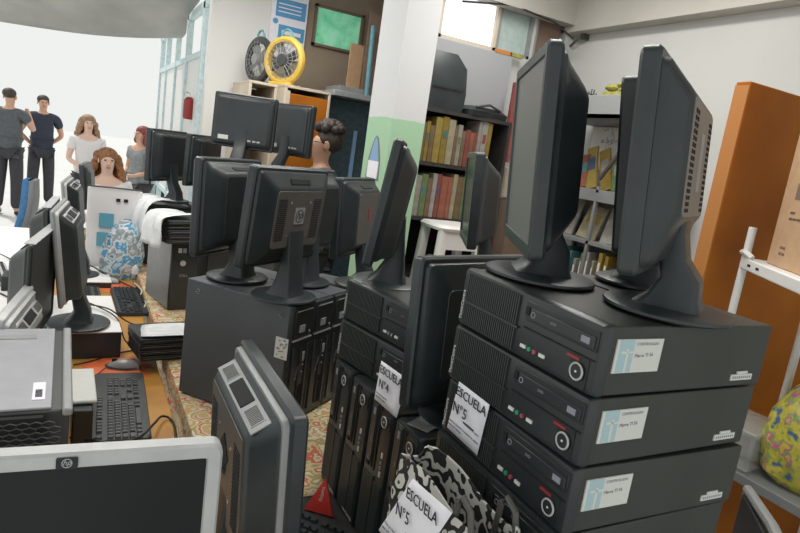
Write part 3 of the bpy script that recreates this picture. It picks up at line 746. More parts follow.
cable('black cable with plug lying over the nearest keyboard', [(.075,1.70,.800),(.13,1.675,.800),(.19,1.70,.802),(.235,1.78,.800),(.262,1.85,.785),(.288,1.86,.772),(.296,1.80,.771),(.285,1.70,.771)], .0035, plug=[Vector((.035,1.72,.80)), Vector((.075,1.70,.80))])
cable('thin cream cable near the desk edge by the nearest keyboard', [(.21,1.62,.772),(.25,1.68,.770),(.285,1.74,.770)], .002, 'cream')
cable('black cable trailing from the monitor on the white-topped case to the second keyboard', [(.05,2.74,.885),(.13,2.66,.89),(.165,2.60,.885),(.20,2.66,.84),(.25,2.75,.79),(.30,2.80,.775)], .0032)
cable('black cable crossing the white-topped case towards the netbooks', [(.02,2.82,.885),(.10,2.70,.884),(.165,2.55,.88),(.20,2.50,.80),(.27,2.46,.77)], .0028)
cable('black cable lying on the desk behind the grey mouse', [(.02,2.34,.772),(.08,2.38,.770),(.16,2.45,.770),(.24,2.48,.770),(.29,2.42,.770)], .0028)
cable('black cable beside the mouse towards the white-topped lid', [(.02,2.10,.772),(.08,2.22,.770),(.12,2.29,.775)], .002)
cable('black cable hanging over the far end of the desk', [(.03,3.75,.83),(.10,3.70,.82),(.16,3.62,.80),(.24,3.52,.78),(.30,3.42,.775)], .004)
cable('tangled grey cable between the second keyboard and slim tower', [(.31,3.45,.775),(.29,3.35,.82),(.32,3.28,.80),(.30,3.2,.775),(.325,3.1,.79),(.30,3.0,.775)], .004, 'cream')
cable('dark cable looping on the white desk', [(-.55,3.9,.77),(-.42,4.1,.79),(-.3,4.0,.77),(-.22,3.8,.77)], .0035)
cable('dark cable on the white desk beside the pale keyboard', [(-.6,3.2,.77),(-.45,3.35,.785),(-.3,3.3,.77),(-.2,3.1,.77)], .0035)
tag(MB().box((-.27,3.42,.80), (.05,.14,.07)).build('adapter_box', M['black'], bevel=.004), 'small black box beside the pale keyboard on the white desk', 'box')
T = thing('white_plug', 'white plug hanging at the blue plastic bag', 'plug', (.30,3.48,.84))
MB().loft([rrect_h(.012,.012,.003,.045), rrect_h(.03,.022,.004,.03), rrect_h(.034,.024,.004,0)]).build('body', M['white_p'], T)
# red triangle and grey pad near the black keyboard
mb = MB(); mb.loft([[(-.035,0,0),(.040,0,0),(.004,0,.085)], [(-.035,.006,0),(.040,.006,0),(.004,.006,.085)]])
o = mb.build('red_triangle', mat('bright_red_card', (.75,.05,.03), .5), smooth=False, loc=(.545,1.225,TB-.001), rot=(D(-14),0,D(-40)))
tag(o, 'bright red triangular card standing by the black keyboard', 'card')
text('Prisma', .013, M['whiteink'], o, face_mtx((.003,-.0005,.028), '-Y', PI/2), 'lettering', ext=.0004)
T = thing('scanner_lid', 'light grey flat pad lying beside the black keyboard', 'pad', (.43,1.03,TB-.003), D(-50))
MB().loft([rrect_h(.20,.12,.01,0), rrect_h(.20,.12,.01,.016), rrect_h(.19,.11,.01,.020)]).build('body', M['taupe'], T)
# sheets taped to computers
def sheet(label, corners, lines, name='paper_sheet'):
    """corners TL,TR,BR,BL in world space"""
    TL, TR, BR, BL = [Vector(c) for c in corners]
    u = (TR-TL); W_ = u.length; u.normalize(); v = (BL-TL); v = (v-u*v.dot(u)); H_ = v.length; v.normalize(); n = v.cross(u).normalized()
    # n should face viewer (towards camera)
    mb = MB(); ring0 = []; rings = []
    for i in range(7):
        p = i/6
        rings.append([TL+(TR-TL)*q+(BL-TL)*p+((BR-TR)-(BL-TL))*p*q - TL + n*(-.003*math.sin(p*PI)*math.sin(q*PI)) for q in [k/4 for k in range(5)]])
    mb.loft(rings, False, False, closed=False)
    T = mb.build(name, M['paper'], loc=TL); s = T.modifiers.new('s', 'SOLIDIFY'); s.thickness = .0006
    tag(T, label, 'paper sheet')
    Rm = Matrix((u, -v, -n)).transposed().to_4x4()
    if Rm.determinant() < 0: Rm = Matrix((u, -v, n)).transposed().to_4x4()
    toward = Rm.col[2].to_3d()
    for (txt, fx, fy, size, col, al) in lines:
        pos = u*W_*fx+(BL-TL)*fy+toward*.0022
        text(txt, size, M[col], T, Matrix.Translation(pos) @ Rm, 'lettering', ext=.0004, align=al)
    return T
X5 = .6155
sheet('white sheet reading ESCUELA N°5 taped to the near stack', [(X5-.002,.842,1.301),(X5-.002,.748,1.299),(X5-.001,.758,1.203),(X5-.001,.856,1.206)],
      [('ESCUELA', .5, .17, .0230, 'ink', 'CENTER'), ('N°5', .27, .50, .0270, 'ink', 'CENTER'), ('Conservación de equipos', .97, .655, .0042, 'inkgrey', 'RIGHT'), ('Favor no desarmar los paquetes de equipos', .04, .79, .0052, 'inkgrey', 'LEFT'), ('antes de la entrega', .04, .87, .0052, 'inkgrey', 'LEFT')])
sheet('white sheet reading ESCUELA N°4 taped to the middle row', [(.598,1.113,1.237),(.600,.995,1.242),(.601,1.018,1.148),(.599,1.122,1.145)],
      [('ESCUELA', .04, .18, .0245, 'ink', 'LEFT'), ('N°4', .28, .52, .027, 'ink', 'CENTER'), ('Favor no desarmar los', .06, .78, .0055, 'inkgrey', 'LEFT'), ('paquetes de equipos', .06, .86, .0055, 'inkgrey', 'LEFT')])
tag(MB().box((.66,.985,TB+TW+.0035), (.09,.05,.002), rot=Matrix.Rotation(.5, 3, 'Z')).build('paper_scrap', M['silver_d']), 'grey paper scrap on the upright towers below the large turned monitor', 'paper scrap')

# ------------------------------------------------------------------ patterned bag with sheet
T = thing('tote_bag', 'black and white patterned cloth bag standing in front of the near stack', 'bag', (.535,.69,TB-.004), D(-90+4))
rings = []; nseg = 36
def bagring(z, w_, d_, wob, cy=0):
    out = []
    for k in range(nseg):
        a = 2*PI*k/nseg; c, s_ = math.cos(a), math.sin(a)
        rr = (abs(c)**3+abs(s_)**3)**(-1/3)
        out.append((w_/2*c*rr*(1+wob*math.sin(5*a+z*40)), cy+d_/2*s_*rr*(1+wob*math.cos(4*a+z*30)), z+wob*.12*math.sin(3*a+1)))
    return out
for z, w_, d_, wob in ((.004,.20,.09,.02),(.05,.26,.13,.03),(.15,.28,.14,.04),(.25,.275,.125,.05),(.33,.27,.10,.07),(.385,.265,.075,.10)): rings.append(bagring(z,w_,d_,wob))
for z, w_, d_, wob in ((.384,.258,.068,.10),(.32,.25,.08,.06),(.2,.25,.10,.03)): rings.append(bagring(z,w_,d_,wob))
MB().loft(rings).build('bag_body', M['zebra'], T)
for q, (xx, yy) in enumerate(((-.04,-.035),(-.02,.03))):
    MB().tube([(xx-.04+.12,yy,.33),(xx-.035+.12,yy,.40),(xx-.02+.12,yy-.005,.415),(xx+.0+.12,yy-.006,.405),(xx+.012+.12,yy,.34)], .005, 8).build('handle', M['greyback'], T)
sheet('white sheet reading ESCUELA N°5 lying on the patterned bag', [(.461,.706,1.210),(.457,.593,1.226),(.456,.656,1.094),(.456,.774,1.080)],
      [('ESCUELA', .48, .20, .0235, 'ink', 'CENTER'), ('N°5', .27, .50, .027, 'ink', 'CENTER'), ('Conservación de equipos', .97, .68, .0048, 'inkgrey', 'RIGHT'), ('Favor no desarmar los paquetes', .04, .80, .0062, 'inkgrey', 'LEFT'), ('antes de la entrega', .04, .88, .0062, 'inkgrey', 'LEFT')])

# ------------------------------------------------------------------ right side
def panelbox(name, label, cat, lo, hi, m, bevel=.003):
    c = [(a+b)/2 for a, b in zip(lo, hi)]; d = [b-a for a, b in zip(lo, hi)]
    return tag(MB().box((0,0,0), d).build(name, m, bevel=bevel, loc=c), label, cat)
T = thing('wooden_panel', 'tall orange-brown wooden door panel standing behind the near stack', 'panel', (2.325,1.28,0))
MB().box((0,0,1.025), (1.04,.05,2.05)).build('panel', M['orange'], T, bevel=.004)
MB().box((-.5215,0,1.018), (.004,.047,2.04)).build('edge_strip', M['orange_e'], T)
RY = math.atan2(-.773, -.634)     # shelf edge runs diagonally towards the camera
T = thing('metal_rack', 'white metal rack standing in front of the orange-brown wooden panel', 'rack', (1.830,1.162,0), RY)
MB().tube([(-.01,.012,.0),(-.01,.012,1.615)], .012, 12).build('post', M['white_p'], T)
MB().tube([(0.005,.215,.9016),(0.005,.215,1.50)], .012, 12).build('post', M['white_p'], T)
MB().box((.24,.175,1.5025), (.50,.35,.035)).build('shelf', M['white_p'], T, bevel=.004)
MB().tube([(-.01,.0,1.535),(.03,-.004,1.538),(.05,.01,1.525)], .009).build('bracket', M['white_p'], T)
q = MB()
for k in range(2): q.box((.07+.07*k,-.0005,1.503), (.022,.002,.007))
q.build('shelf_slots', M['soot'], T)
T = thing('cardboard_box', 'brown cardboard box with small print on the white rack', 'box', (1.830,1.162,1.5205), RY)
MB().box((.265,.19,.25), (.37,.30,.50)).build('carton', M['card'], T, bevel=.003)
MB().box((.265,.19,.501), (.37,.05,.002)).build('tape', M['tan'], T)
for k, tt in enumerate(('43.5 KG','22.5 CM')): text(tt, .011, M['brown'], T, face_mtx((.15,.0395,.055-.017*k), '-Y'), 'print')
for k, tt in enumerate(('FRAGIL', 'ESTE LADO ARRIBA')): text(tt, .010, M['brown'], T, face_mtx((.16,.0395,.155-.017*k), '-Y'), 'print')
MB().box((.19,.0395,.215), (.05,.001,.045)).build('printed_mark', M['brown'], T)
T = table('metal_table', 'dark grey metal table at the right edge carrying the flowered bag', 1.77, 2.9, .35, 1.14, .90, .03, M['greyt'], M['greyt'])
T = thing('plastic_case', 'clear plastic case on the grey metal table behind the near stack', 'container', (1.875,1.04,.9015), D(4))
MB().box((0,0,.06), (.20,.15,.118)).build('shell', M['film'], T, bevel=.01)
MB().box((.05,0,.05), (.12,.12,.08)).build('contents', M['silver_d'], T, bevel=.01)
MB().box((0,0,.123), (.21,.16,.01)).build('lid', M['film'], T, bevel=.004)
T = thing('shopping_bag', 'yellow plastic bag with blue and pink flowers at the right picture edge', 'bag', (1.945,.875,.9015), 0)
rings = []
for z, w_, wob in ((0,.22,.02),(.03,.28,.03),(.12,.31,.05),(.2,.28,.06),(.27,.20,.08),(.31,.12,.10),(.34,.06,.12),(.38,.10,.15)):
    rings.append([(w_/2*math.cos(a)*(1+wob*math.sin(5*a+20*z)), w_/2*.9*math.sin(a)*(1+wob*math.cos(7*a+9*z)), z) for a in [2*PI*k/40 for k in range(40)]])
MB().loft(rings).build('bag_body', M['flowerbag'], T)
MB().box((-.05,-.135,.20), (.05,.004,.035), rot=Euler((.3,.5,0)).to_matrix()).build('bag_label', M['paper_w'], T)
T = thing('folding_chair', 'dark folding chair with grey rim at the bottom right, beside the near stack', 'chair', (1.42,.69,0), D(-133.8))
MB().loft([[(x,y,z) for x,y in ((-.20,.02),(.20,.02),(.20,.0),(-.20,.0))] for z in (.70,.95)]).build('backrest', M['black'], T, bevel=.004)
MB().loft([rrect_h(.40,.36,.03,.44,3,0,-.19), rrect_h(.40,.36,.03,.47,3,0,-.19)]).build('seat', M['black'], T)
for sx in (-1, 1):
    MB().tube([(sx*.19,.05,.0),(sx*.195,.03,.45),(sx*.205,.012,0.965)], .011, 10).build('leg', M['silver_d'], T)
    MB().tube([(sx*.18,-.36,.0),(sx*.18,-.20,.44)], .011, 10).build('leg', M['silver_d'], T)
MB().tube([(-.205,.012,0.96),(0,.012,0.975),(.205,.012,0.96)], .013, 10).build('top_rail', M['silver_d'], T)

# right wall shelf with magazines and board
T = thing('wall_counter', 'grey metal ledge high on the right wall with a basket on it', 'shelf', (2.72,2.66,2.04))
MB().box((0,0,0), (.36,.72,.03)).build('ledge', M['greyt'], T, bevel=.003)
MB().box((-.17,0,.05), (.02,.72,.13)).build('front_panel', mat('light_grey_paint', (.26,.27,.27), .6), T, bevel=.003)
T = thing('wire_basket', 'dark crumpled wire basket on the high grey ledge', 'basket', (2.66,2.88,2.0555), D(20))
g = MB()
for k in range(8): g.tube([(-.10+.2*k/7,-.06,.0),(-.11+.22*k/7,-.07,.13+.02*math.sin(k))], .004, 5)
for k in range(6): g.tube([(-.11,-.06+.0*k,.02+.02*k),(.11,-.06,.02+.02*k)], .004, 5); g.tube([(-.11,.05,.02+.02*k),(.11,.05,.02+.02*k)], .004, 5)
g.build('wires', M['basket'], T); MB().box((0,0,.05), (.18,.09,.09)).build('bundle', M['charcoal2'], T, bevel=.02)
T = thing('leafy_bundle', 'yellow-green leafy bundle lying on the high grey ledge', 'bundle', (2.62,2.56,2.0555))
g = MB(); random.seed(9)
for k in range(12): g.ball((random.uniform(-.05,.05),random.uniform(-.10,.10),.14+random.uniform(-.015,.03)), .034, (1,1.3,.6), 8, 6)
g.box((0,0,.06), (.12,.20,.12)); g.build('leaves', M['greenleaf'], T)
T = thing('poster_board', 'white scribbled board on the right wall between the two near monitors', 'board', (2.894,2.62,1.84))
MB().box((0,0,0), (.03,.74,.36)).build('board', M['poster'], T)
text('a b c', .05, M['inkgrey'], T, face_mtx((-.016,.28,.10), '-X'), 'writing')
T = thing('magazine_rack', 'grey metal rack of magazines against the right wall', 'rack', (2.72,2.55,.9))
f = MB()
for z in (.15,.44,.73): f.box((0,0,z), (.30,.78,.02))
for y in (-.385,0,.385): f.box((-.14,y,-.07), (.02,.02,1.66))
for y in (-.385,.385): f.box((.13,y,-.07), (.02,.02,1.66))
f.box((.14,0,.40), (.01,.78,.72)); f.box((-.145,0,.70), (.012,.78,.05)); f.build('frame', M['greyt'], T, smooth=False)
cols = [(.62,.45,.10),(.45,.12,.10),(.10,.32,.28),(.55,.52,.45),(.12,.18,.35),(.60,.20,.12),(.25,.38,.15),(.66,.60,.40),(.35,.22,.12),(.15,.40,.42),(.62,.60,.55),(.50,.35,.05)]
names = ['mustard','dark red','teal green','pale grey','navy','orange red','olive green','cream','brown','turquoise','off-white','ochre']
cm = [mat('cover_'+n.replace(' ','_'), tuple(q*.42 for q in c), .55, var=.12, scale=25) for n, c in zip(names, cols)]  # cover colours dimmed so they carry the shade on the book shelf
random.seed(21)
def magazine(x, y, z, h_, th, k, label, group, lean=0, yaw=0, name='magazine', d_=.16):
    T = thing(name, label, 'magazine' if name == 'magazine' else 'book', (x,y,z), (D(lean),0,D(yaw)), group)
    MB().box((0,0,h_/2), (d_,th,h_)).build('cover', cm[k], T, bevel=.002)
    MB().box((-d_/2-.0008,0,h_*.55), (.001,th*.6,h_*.45)).build('spine_label', M['paper_w'], T, smooth=False)
    return T
ks = [5,2,9,2,9,3,6,10,7,0,11,4,1,3]
for i, k in enumerate(ks):
    magazine(2.66, 2.86-i*.047, 1.061, random.uniform(.17,.24), random.uniform(.012,.03), k, names[k]+' magazine upright on the lower rack board, number %s from the far end' % ['one','two','three','four','five','six','seven','eight','nine','ten','eleven','twelve','thirteen','fourteen'][i], 'magazines on the lower rack board')
for i, (y, k, w_, h_, ln) in enumerate(((2.84,10,.17,.24,0),(2.64,7,.15,.20,4),(2.45,10,.14,.21,-4),(2.30,3,.12,.2,0))):
    T = thing('magazine', ['off-white','cream','white coloured','pale grey'][i]+' magazine lying face out on the middle rack board', 'magazine', (2.64,y,1.351), (D(ln),D(18),0), 'magazines on the middle rack board')
    MB().box((0,0,h_/2), (.012,w_,h_)).build('cover', cm[k], T)
    MB().box((-.0065,.0,h_*.62), (.001,w_*.7,h_*.3)).build('picture', cm[(k+5)%12], T)
for i, (y, k, h_, ln) in enumerate(((2.80,5,.20,-12),(2.72,0,.26,-20),(2.60,11,.26,-25),(2.52,6,.22,-18))):
    T = thing('booklet', ['orange','yellow','ochre striped','olive'][i]+' booklet leaning at the scribbled board', 'booklet', (2.69,y,1.6405), (D(ln),D(10),0), 'booklets in front of the scribbled board')
    MB().box((0,0,h_/2), (.012,.075,h_)).build('cover', cm[k], T)
    MB().box((-.0065,0,h_*.6), (.001,.05,h_*.3)).build('picture', cm[(k+4)%12], T)
tag(MB().tube([(2.62,2.60,1.70),(2.62,2.44,1.93)], .012, 8).build('paint_stick', M['basket']), 'dark spotted stick leaning above the rack by the booklets', 'stick')

# book shelf
T = thing('book_shelf', 'black wooden book shelf between the pillar and the near monitors', 'shelf', (1.945,3.16,0))
f = MB()
f.box((-.30,0,.975), (.02,.30,1.95)); f.box((.30,0,.975), (.02,.30,1.95)); f.build('side_panel', M['blackwood'], T)
for z in (.62,1.0,1.335,1.645,1.94): MB().box((0,0,z), (.58,.30,.02)).build('shelf_board', M['blackwood'], T)
MB().box((0,.145,.975), (.58,.01,1.95)).build('back_panel', M['soot'], T)
MB().box((.0,.01,.30), (.6,.28,.60)).build('lower_body', M['blackwood'], T)
def bookrow(z, x0, spec, group, where):
    x = x0
    ordn = ['first','second','third','fourth','fifth','sixth','seventh','eighth','ninth','tenth','eleventh','twelfth','thirteenth','fourteenth','fifteenth']
    for i, (th, h_, k) in enumerate(spec):
        magazine(x+th/2, 3.08, z, h_, th-.001, k, names[k]+' book, '+ordn[i]+' from the left on the '+where, group, yaw=0, name='book').rotation_euler = (0, D(random.uniform(-1,1)*.6), D(-90)+PI)
        ob = bpy.context.scene.objects
        x += th+.001
# books are built with x = depth; spin them so the spine faces the room
def bookrow2(z, x0, spec, group, where):
    x = x0
    ordn = ['first','second','third','fourth','fifth','sixth','seventh','eighth','ninth','tenth','eleventh','twelfth','thirteenth','fourteenth','fifteenth']
    for i, (th, h_, k) in enumerate(spec):
        T = thing('book', names[k]+' book, '+ordn[i]+' from the left on the '+where, 'book', (x+th/2, 3.10, z), 0, group)
        MB().box((0,0,h_/2), (th-.0015,.15,h_)).build('cover', cm[k], T, bevel=.0015)
        if i % 3 == 1: MB().box((0,-.0756,h_*.62), (th*.55,.001,h_*.18)).build('spine_label', cm[(k+3)%12], T, smooth=False)
        x += th+.0005
bookrow2(1.656, 1.665, [(.03,.21,8),(.025,.22,11),(.03,.20,8),(.045,.25,0),(.04,.26,11),(.045,.25,7),(.02,.22,8),(.03,.23,3),(.025,.2,8),(.03,.21,1),(.028,.2,5),(.02,.2,1),(.025,.27,3),(.04,.28,10),(.03,.27,11)], 'books on the upper shelf board', 'upper shelf board')
bookrow2(1.346, 1.665, [(.05,.23,3),(.04,.24,6),(.03,.22,8),(.03,.25,10),(.03,.25,1),(.045,.24,5),(.03,.24,5),(.03,.26,7),(.04,.25,8),(.02,.26,6),(.03,.25,8),(.07,.20,2),(.06,.19,9)], 'books on the middle shelf board', 'middle shelf board')
# dark bags on the shelf top
T = thing('equipment_bag', 'black box-shaped bag on top of the book shelf', 'bag', (1.80,3.16,1.951))
MB().loft([rrect_h(.25,.24,.02,0), rrect_h(.27,.25,.03,.10), rrect_h(.26,.24,.03,.24,cx=-.01), rrect_h(.20,.20,.03,.31,cx=-.04)]).build('bag_body', M['charcoal'], T)
MB().box((0,-.136,.12), (.2,.004,.01)).build('strap', M['black'], T)
T = thing('flat_bag', 'flat black folded bag on top of the book shelf, right end', 'bag', (2.08,3.12,1.951), D(4))
g = MB(); g.loft([rrect_h(.30,.22,.04,0), rrect_h(.31,.23,.05,.03), rrect_h(.24,.18,.05,.055)]); g.build('bag_body', M['black'], T)
MB().tube([(-.10,-.10,.05),(-.02,-.12,.07),(.08,-.10,.05)], .007).build('handle', M['charcoal2'], T)
T = thing('leaning_board', 'pale grey board leaning on the wall above the book shelf', 'board', (2.02,3.300,1.951))
MB().box((0,0,.21), (.72,.015,.42)).build('board', mat('pale_grey_board', (.34,.35,.37), .7), T)
T = thing('folded_packet', 'brown and yellow folded packet on the board above the book shelf', 'packet', (2.31,3.300,2.372))
MB().box((0,0,.012), (.12,.02,.024)).build('packet', M['orange_e'], T); MB().box((.10,0,.012), (.10,.02,.022)).build('wrapper', M['greenleaf'], T)
T = thing('red_cloth', 'dull red cloth hanging at the right end of the book shelf', 'cloth', (2.33,3.12,1.72))
g = MB(); g.loft([[(.018*math.cos(a)*(1+.3*z), .04*math.sin(a), z*.28) for a in [2*PI*k/12 for k in range(12)]] for z in (0,.6,1.2,1.7)]); g.build('folds', mat('dull_red_cloth', (.30,.07,.06), .8, var=.2), T)
T = thing('tan_box', 'cream box standing on the floor pile right of the book shelf', 'box', (2.36,3.02,0))
MB().box((0,0,.75), (.16,.2,1.5)).build('body', M['brown'], T); MB().box((0,-.01,1.60), (.15,.16,.18)).build('box_top', M['tan'], T, bevel=.004)
# white stool on lower shelf zone
T = thing('plastic_stool', 'white plastic stool standing in front of the book shelf', 'stool', (1.86,2.86,0))
MB().loft([rrect_h(.30,.26,.05,1.31), rrect_h(.31,.27,.05,1.325), rrect_h(.29,.25,.05,1.34)]).build('seat', M['white_p'], T)
for sx in (-1,1):
    for sy in (-1,1): MB().loft([rrect_h(.06,.05,.012,.60,2,sx*.15,sy*.12), rrect_h(.05,.045,.012,1.311,2,sx*.115,sy*.095)]).build('leg', M['white_p'], T)
MB().box((0,-.11,1.26), (.24,.015,.10)).build('apron', M['white_p'], T)
panelbox('wooden_chest', 'dark wooden chest under the white stool', 'chest', (1.68,2.70,.01), (2.20,2.985,.599), M['blackwood'])

# ------------------------------------------------------------------ back left: cabinets, fans, sign
T = thing('cabinet', 'open-topped cabinet with orange-brown door under the fans', 'cabinet', (1.46,4.80,0))
MB().box((-.01,.0,2.03), (.34,.78,.02)).build('top_board', M['tan'], T, bevel=.003)
MB().box((-.17,.0,1.02), (.02,.78,2.02)).build('side_panel', M['tan'], T, bevel=.003)
MB().box((.16,.0,1.02), (.02,.78,2.02)).build('side_panel', M['tan'], T, bevel=.003)
MB().box((.0,.38,1.02), (.30,.02,1.98)).build('back_panel', M['hard'], T)
MB().box((.0,-.38,1.00), (.30,.02,1.97)).build('door', M['orange'], T, bevel=.004)
MB().box((-.155,-.391,1.0), (.03,.01,2.0)).build('door_edge', M['tan'], T)
T = thing('open_cabinet', 'pale open wooden cabinet left of the orange-brown door, dark fan on it', 'cabinet', (1.175,4.88,0))
MB().box((0,0,2.03), (.21,.56,.02)).build('top_board', M['tan'], T, bevel=.003)
for x in (-.095,.095): MB().box((x,0,1.01), (.02,.56,2.02)).build('side_panel', M['tan'], T, bevel=.003)
MB().box((0,.26,1.01), (.17,.02,2.0)).build('back_panel', M['hard'], T)
T = thing('metal_cabinet', 'grey-blue metal cabinet with glass doors right of the orange-brown door', 'cabinet', (1.86,4.66,0))
MB().box((0,.1,1.02), (.40,.40,2.0)).build('body', mat('dark_teal_metal', (.05,.085,.10), .5, var=.2), T, bevel=.003)
MB().box((0,.0,2.045), (.46,.62,.04)).build('top_board', M['silver_d'], T, bevel=.003)
MB().box((.20,-.11,1.02), (.02,.02,2.0)).build('door_edge', M['silver'], T)
MB().box((.06,-.106,1.55), (.03,.012,.5)).build('door_handle', M['lblue'], T)
def fan(name, label, loc, yaw, R, m, shell):
    T = thing(name, label, 'fan', loc, yaw)
    MB().torus((0,0,R+.03), R, .028, 'Y', 36, 8).build('ring', shell, T)
    g = MB()
    for k in range(20):
        a = 2*PI*k/20; g.tube([(.03*math.cos(a),-.035,R+.03+.03*math.sin(a)),(R*math.cos(a),-.025,R+.03+R*math.sin(a))], .0022, 4)
    for rr in (.35,.6,.85): g.torus((0,-.032,R+.03), R*rr, .0022, 'Y', 24, 4)
    g.build('grille', M['silver_d'], T)
    b = MB()
    for k in range(4): b.box((R*.45*math.cos(k*PI/2+.5),.0,R+.03+R*.45*math.sin(k*PI/2+.5)), (R*.75,.01,R*.40), rot=(Matrix.Rotation(-(k*PI/2+.5), 3, 'Y') @ Matrix.Rotation(.4, 3, 'X')))
    b.build('blades', m, T)
    MB().cyl((0,-.02,R+.03), .04, .05, 'Y', 20).build('hub', m, T)
    MB().box((0,.03,.012), (R*1.3,.14,.024)).build('foot', shell, T, bevel=.006)
    MB().torus((0,.0,2*R+.055), .045, .008, 'Y', 16, 6).build('carry_handle', M['tealm'], T)
    return T
fan('floor_fan', 'yellow round floor fan on the cabinet by the wall', (1.315,4.62,2.0405), D(-52), .150, M['charcoal2'], M['yellow'])
fan('floor_fan', 'dark round fan standing behind the yellow one', (1.20,4.92,2.0405), D(-72), .150, M['silver_d'], M['charcoal2'])
T = thing('wall_sign', 'blue and white printed notice board on the far wall', 'sign', (1.475,5.19,2.55))
MB().box((0,0,0), (.30,.015,.50)).build('board', M['paper'], T)
MB().box((.01,-.008,.14), (.25,.004,.14)).build('blue_band', M['signblue'], T); MB().box((.03,-.008,-.045), (.22,.004,.11)).build('blue_band', M['signblue'], T)
for k in range(3): MB().box((.0,-.0105,.17-.03*k), (.19,.001,.008)).build('print', M['paper'], T)
MB().box((.03,-.0105,-.045), (.16,.001,.03)).build('print', M['paper'], T); MB().cyl((-.11,-.009,.03), .022, .004, 'Y').build('emblem', M['signblue'], T)
T = thing('plywood_board', 'large brown board leaning beside the pillar below the green window', 'board', (2.25,4.75,2.07))
MB().box((0,0,.33), (.50,.02,.66), rot=Matrix.Rotation(D(0), 3, 'Y')).build('board', M['brown'], T)
panelbox('cardboard_piece', 'small tan cardboard piece behind the blue post', 'cardboard', (1.93,4.90,2.066), (2.05,4.92,2.50), M['card'])
tag(MB().tube([(2.0,4.62,2.075),(2.0,4.66,2.62)], .018, 10).build('blue_post', M['tealm']), 'blue-green metal post on the cabinet beside the brown board', 'post')
panelbox('storage_crate', 'grey crate beside the fan on the metal cabinet', 'crate', (1.70,4.45,2.066), (1.90,4.75,2.11), M['greyt'])
T = thing('fire_extinguisher', 'small red extinguisher hanging at the gate frame', 'extinguisher', (.835,5.75,1.70))
MB().loft([rrect_h(.08,.08,.038,0), rrect_h(.09,.09,.044,.02), rrect_h(.09,.09,.044,.16), rrect_h(.04,.04,.018,.19)]).build('cylinder', M['red'], T)
MB().tube([(0,0,.19),(0,0,.22),(-.03,0,.23)], .008).build('valve', M['chrome'], T)
# pillar sticker
T = thing('religious_print', 'small pale print of a veiled figure stuck on the green part of the pillar', 'print', (1.3915,3.00,1.63), 0)
mb = MB(); prof = [(-.085,-.11),(.085,-.11),(.075,.0),(.05,.06),(.025,.11),(0,.125),(-.025,.11),(-.05,.06),(-.075,.0)]
mb.loft([[(0,y,z) for y,z in prof], [(-.0015,y,z) for y,z in prof]]); mb.build('backing', M['greyt'], T, smooth=False)
mb = MB(); mb.loft([[(-.0016,y*.7,z*.9) for y,z in prof], [(-.0025,y*.7,z*.9) for y,z in prof]]); mb.build('figure', M['lblue'], T, smooth=False)
MB().box((-.003,0,-.055), (.002,.13,.09)).build('caption', M['paper'], T)
tag(T, T['label'], 'print')

# ------------------------------------------------------------------ left bags, chair
T = thing('tote_bag', 'white tote bag with light blue rectangles at the desk end', 'bag', (.20,3.86,.767), D(-6))
rings = []
for z, w_, d_ in ((0,.24,.08),(.1,.27,.10),(.3,.28,.09),(.485,.285,.07)): rings.append([(a,b,z+.012*math.cos(a*20)) for a,b,_ in rrect_h(w_,d_,.03,z,3)])
for z, w_, d_ in ((.48,.277,.062),(.3,.27,.08)): rings.append([(a,b,z+.012*math.cos(a*20)) for a,b,_ in rrect_h(w_,d_,.028,z,3)])
MB().loft(rings).build('bag_body', M['cl_white'], T)
MB().tube([(-.14,-.035,.485),(0,-.04,.487),(.14,-.035,.485)], .005).build('rim', M['charcoal2'], T)
for (x, z, a, b) in ((-.035,.30,.075,.08),(.085,.28,.06,.075),(-.045,.19,.07,.08),(.08,.17,.06,.08)): MB().box((x,-.054,z), (a,.004,b)).build('printed_block', mat('pale_teal_ink', (.13,.38,.50), .6), T)
for x in (.02,.06): MB().box((x,-.047,.42), (.022,.004,.018)).build('handle_hole', M['soot'], T)
T = thing('plastic_bag', 'crumpled blue and white plastic bag in front of the tote bag', 'bag', (.24,3.66,.767))
random.seed(4); rings = []
for i, (z, w_, d_) in enumerate(((0,.18,.08),(.05,.21,.11),(.14,.22,.12),(.22,.19,.11),(.29,.12,.08),(.33,.05,.04))):
    rings.append([(w_/2*math.cos(a)*(1+random.uniform(-.08,.08))+.03*z, d_/2*math.sin(a)*(1+random.uniform(-.1,.1)), z) for a in [2*PI*k/28 for k in range(28)]])
MB().loft(rings).build('bag_body', M['bluebag'], T)
T = thing('office_chair', 'blue office chair standing by the white desk', 'chair', (-.60,6.0,0), D(84))
sec = []
for i in range(11):
    u = i/10; w_ = .36*(.65+.35*math.sin(PI*min(1,u*.9+.1))); z = .50+.52*u; y = -.22-.05*math.sin(PI*u)-.08*u*u+.05
    sec.append([(a,b,z) for a,b,_ in rrect_h(w_,.06,.025,z,3,0,y)])
MB().loft(sec).build('backrest', M['blueseat'], T)
sec2 = [[(x,y-.035,z) for x,y,z in r] for r in sec]
MB().loft([[(x*.96,y*1.0,z) for x,y,z in r] for r in sec2]).build('back_shell', M['seatback'], T)
MB().loft([rrect_h(.42,.42,.08,.42), rrect_h(.45,.44,.08,.45), rrect_h(.42,.42,.08,.485)]).build('seat', M['blueseat'], T)
MB().cyl((0,0,.25), .025, .34).build('gas_lift', M['black'], T)
for k in range(5):
    a = 2*PI*k/5; o = MB().tube([(0,0,.10),(.28*math.cos(a),.28*math.sin(a),.07)], .018).build('leg', M['black'], T)
    MB().ball((.28*math.cos(a),.28*math.sin(a),.027), .026).build('caster', M['black'], o)
MB().tube([(0,-.02,.43),(0,-.27,.42),(0,-.30,.60)], .016).build('back_support', M['black'], T)

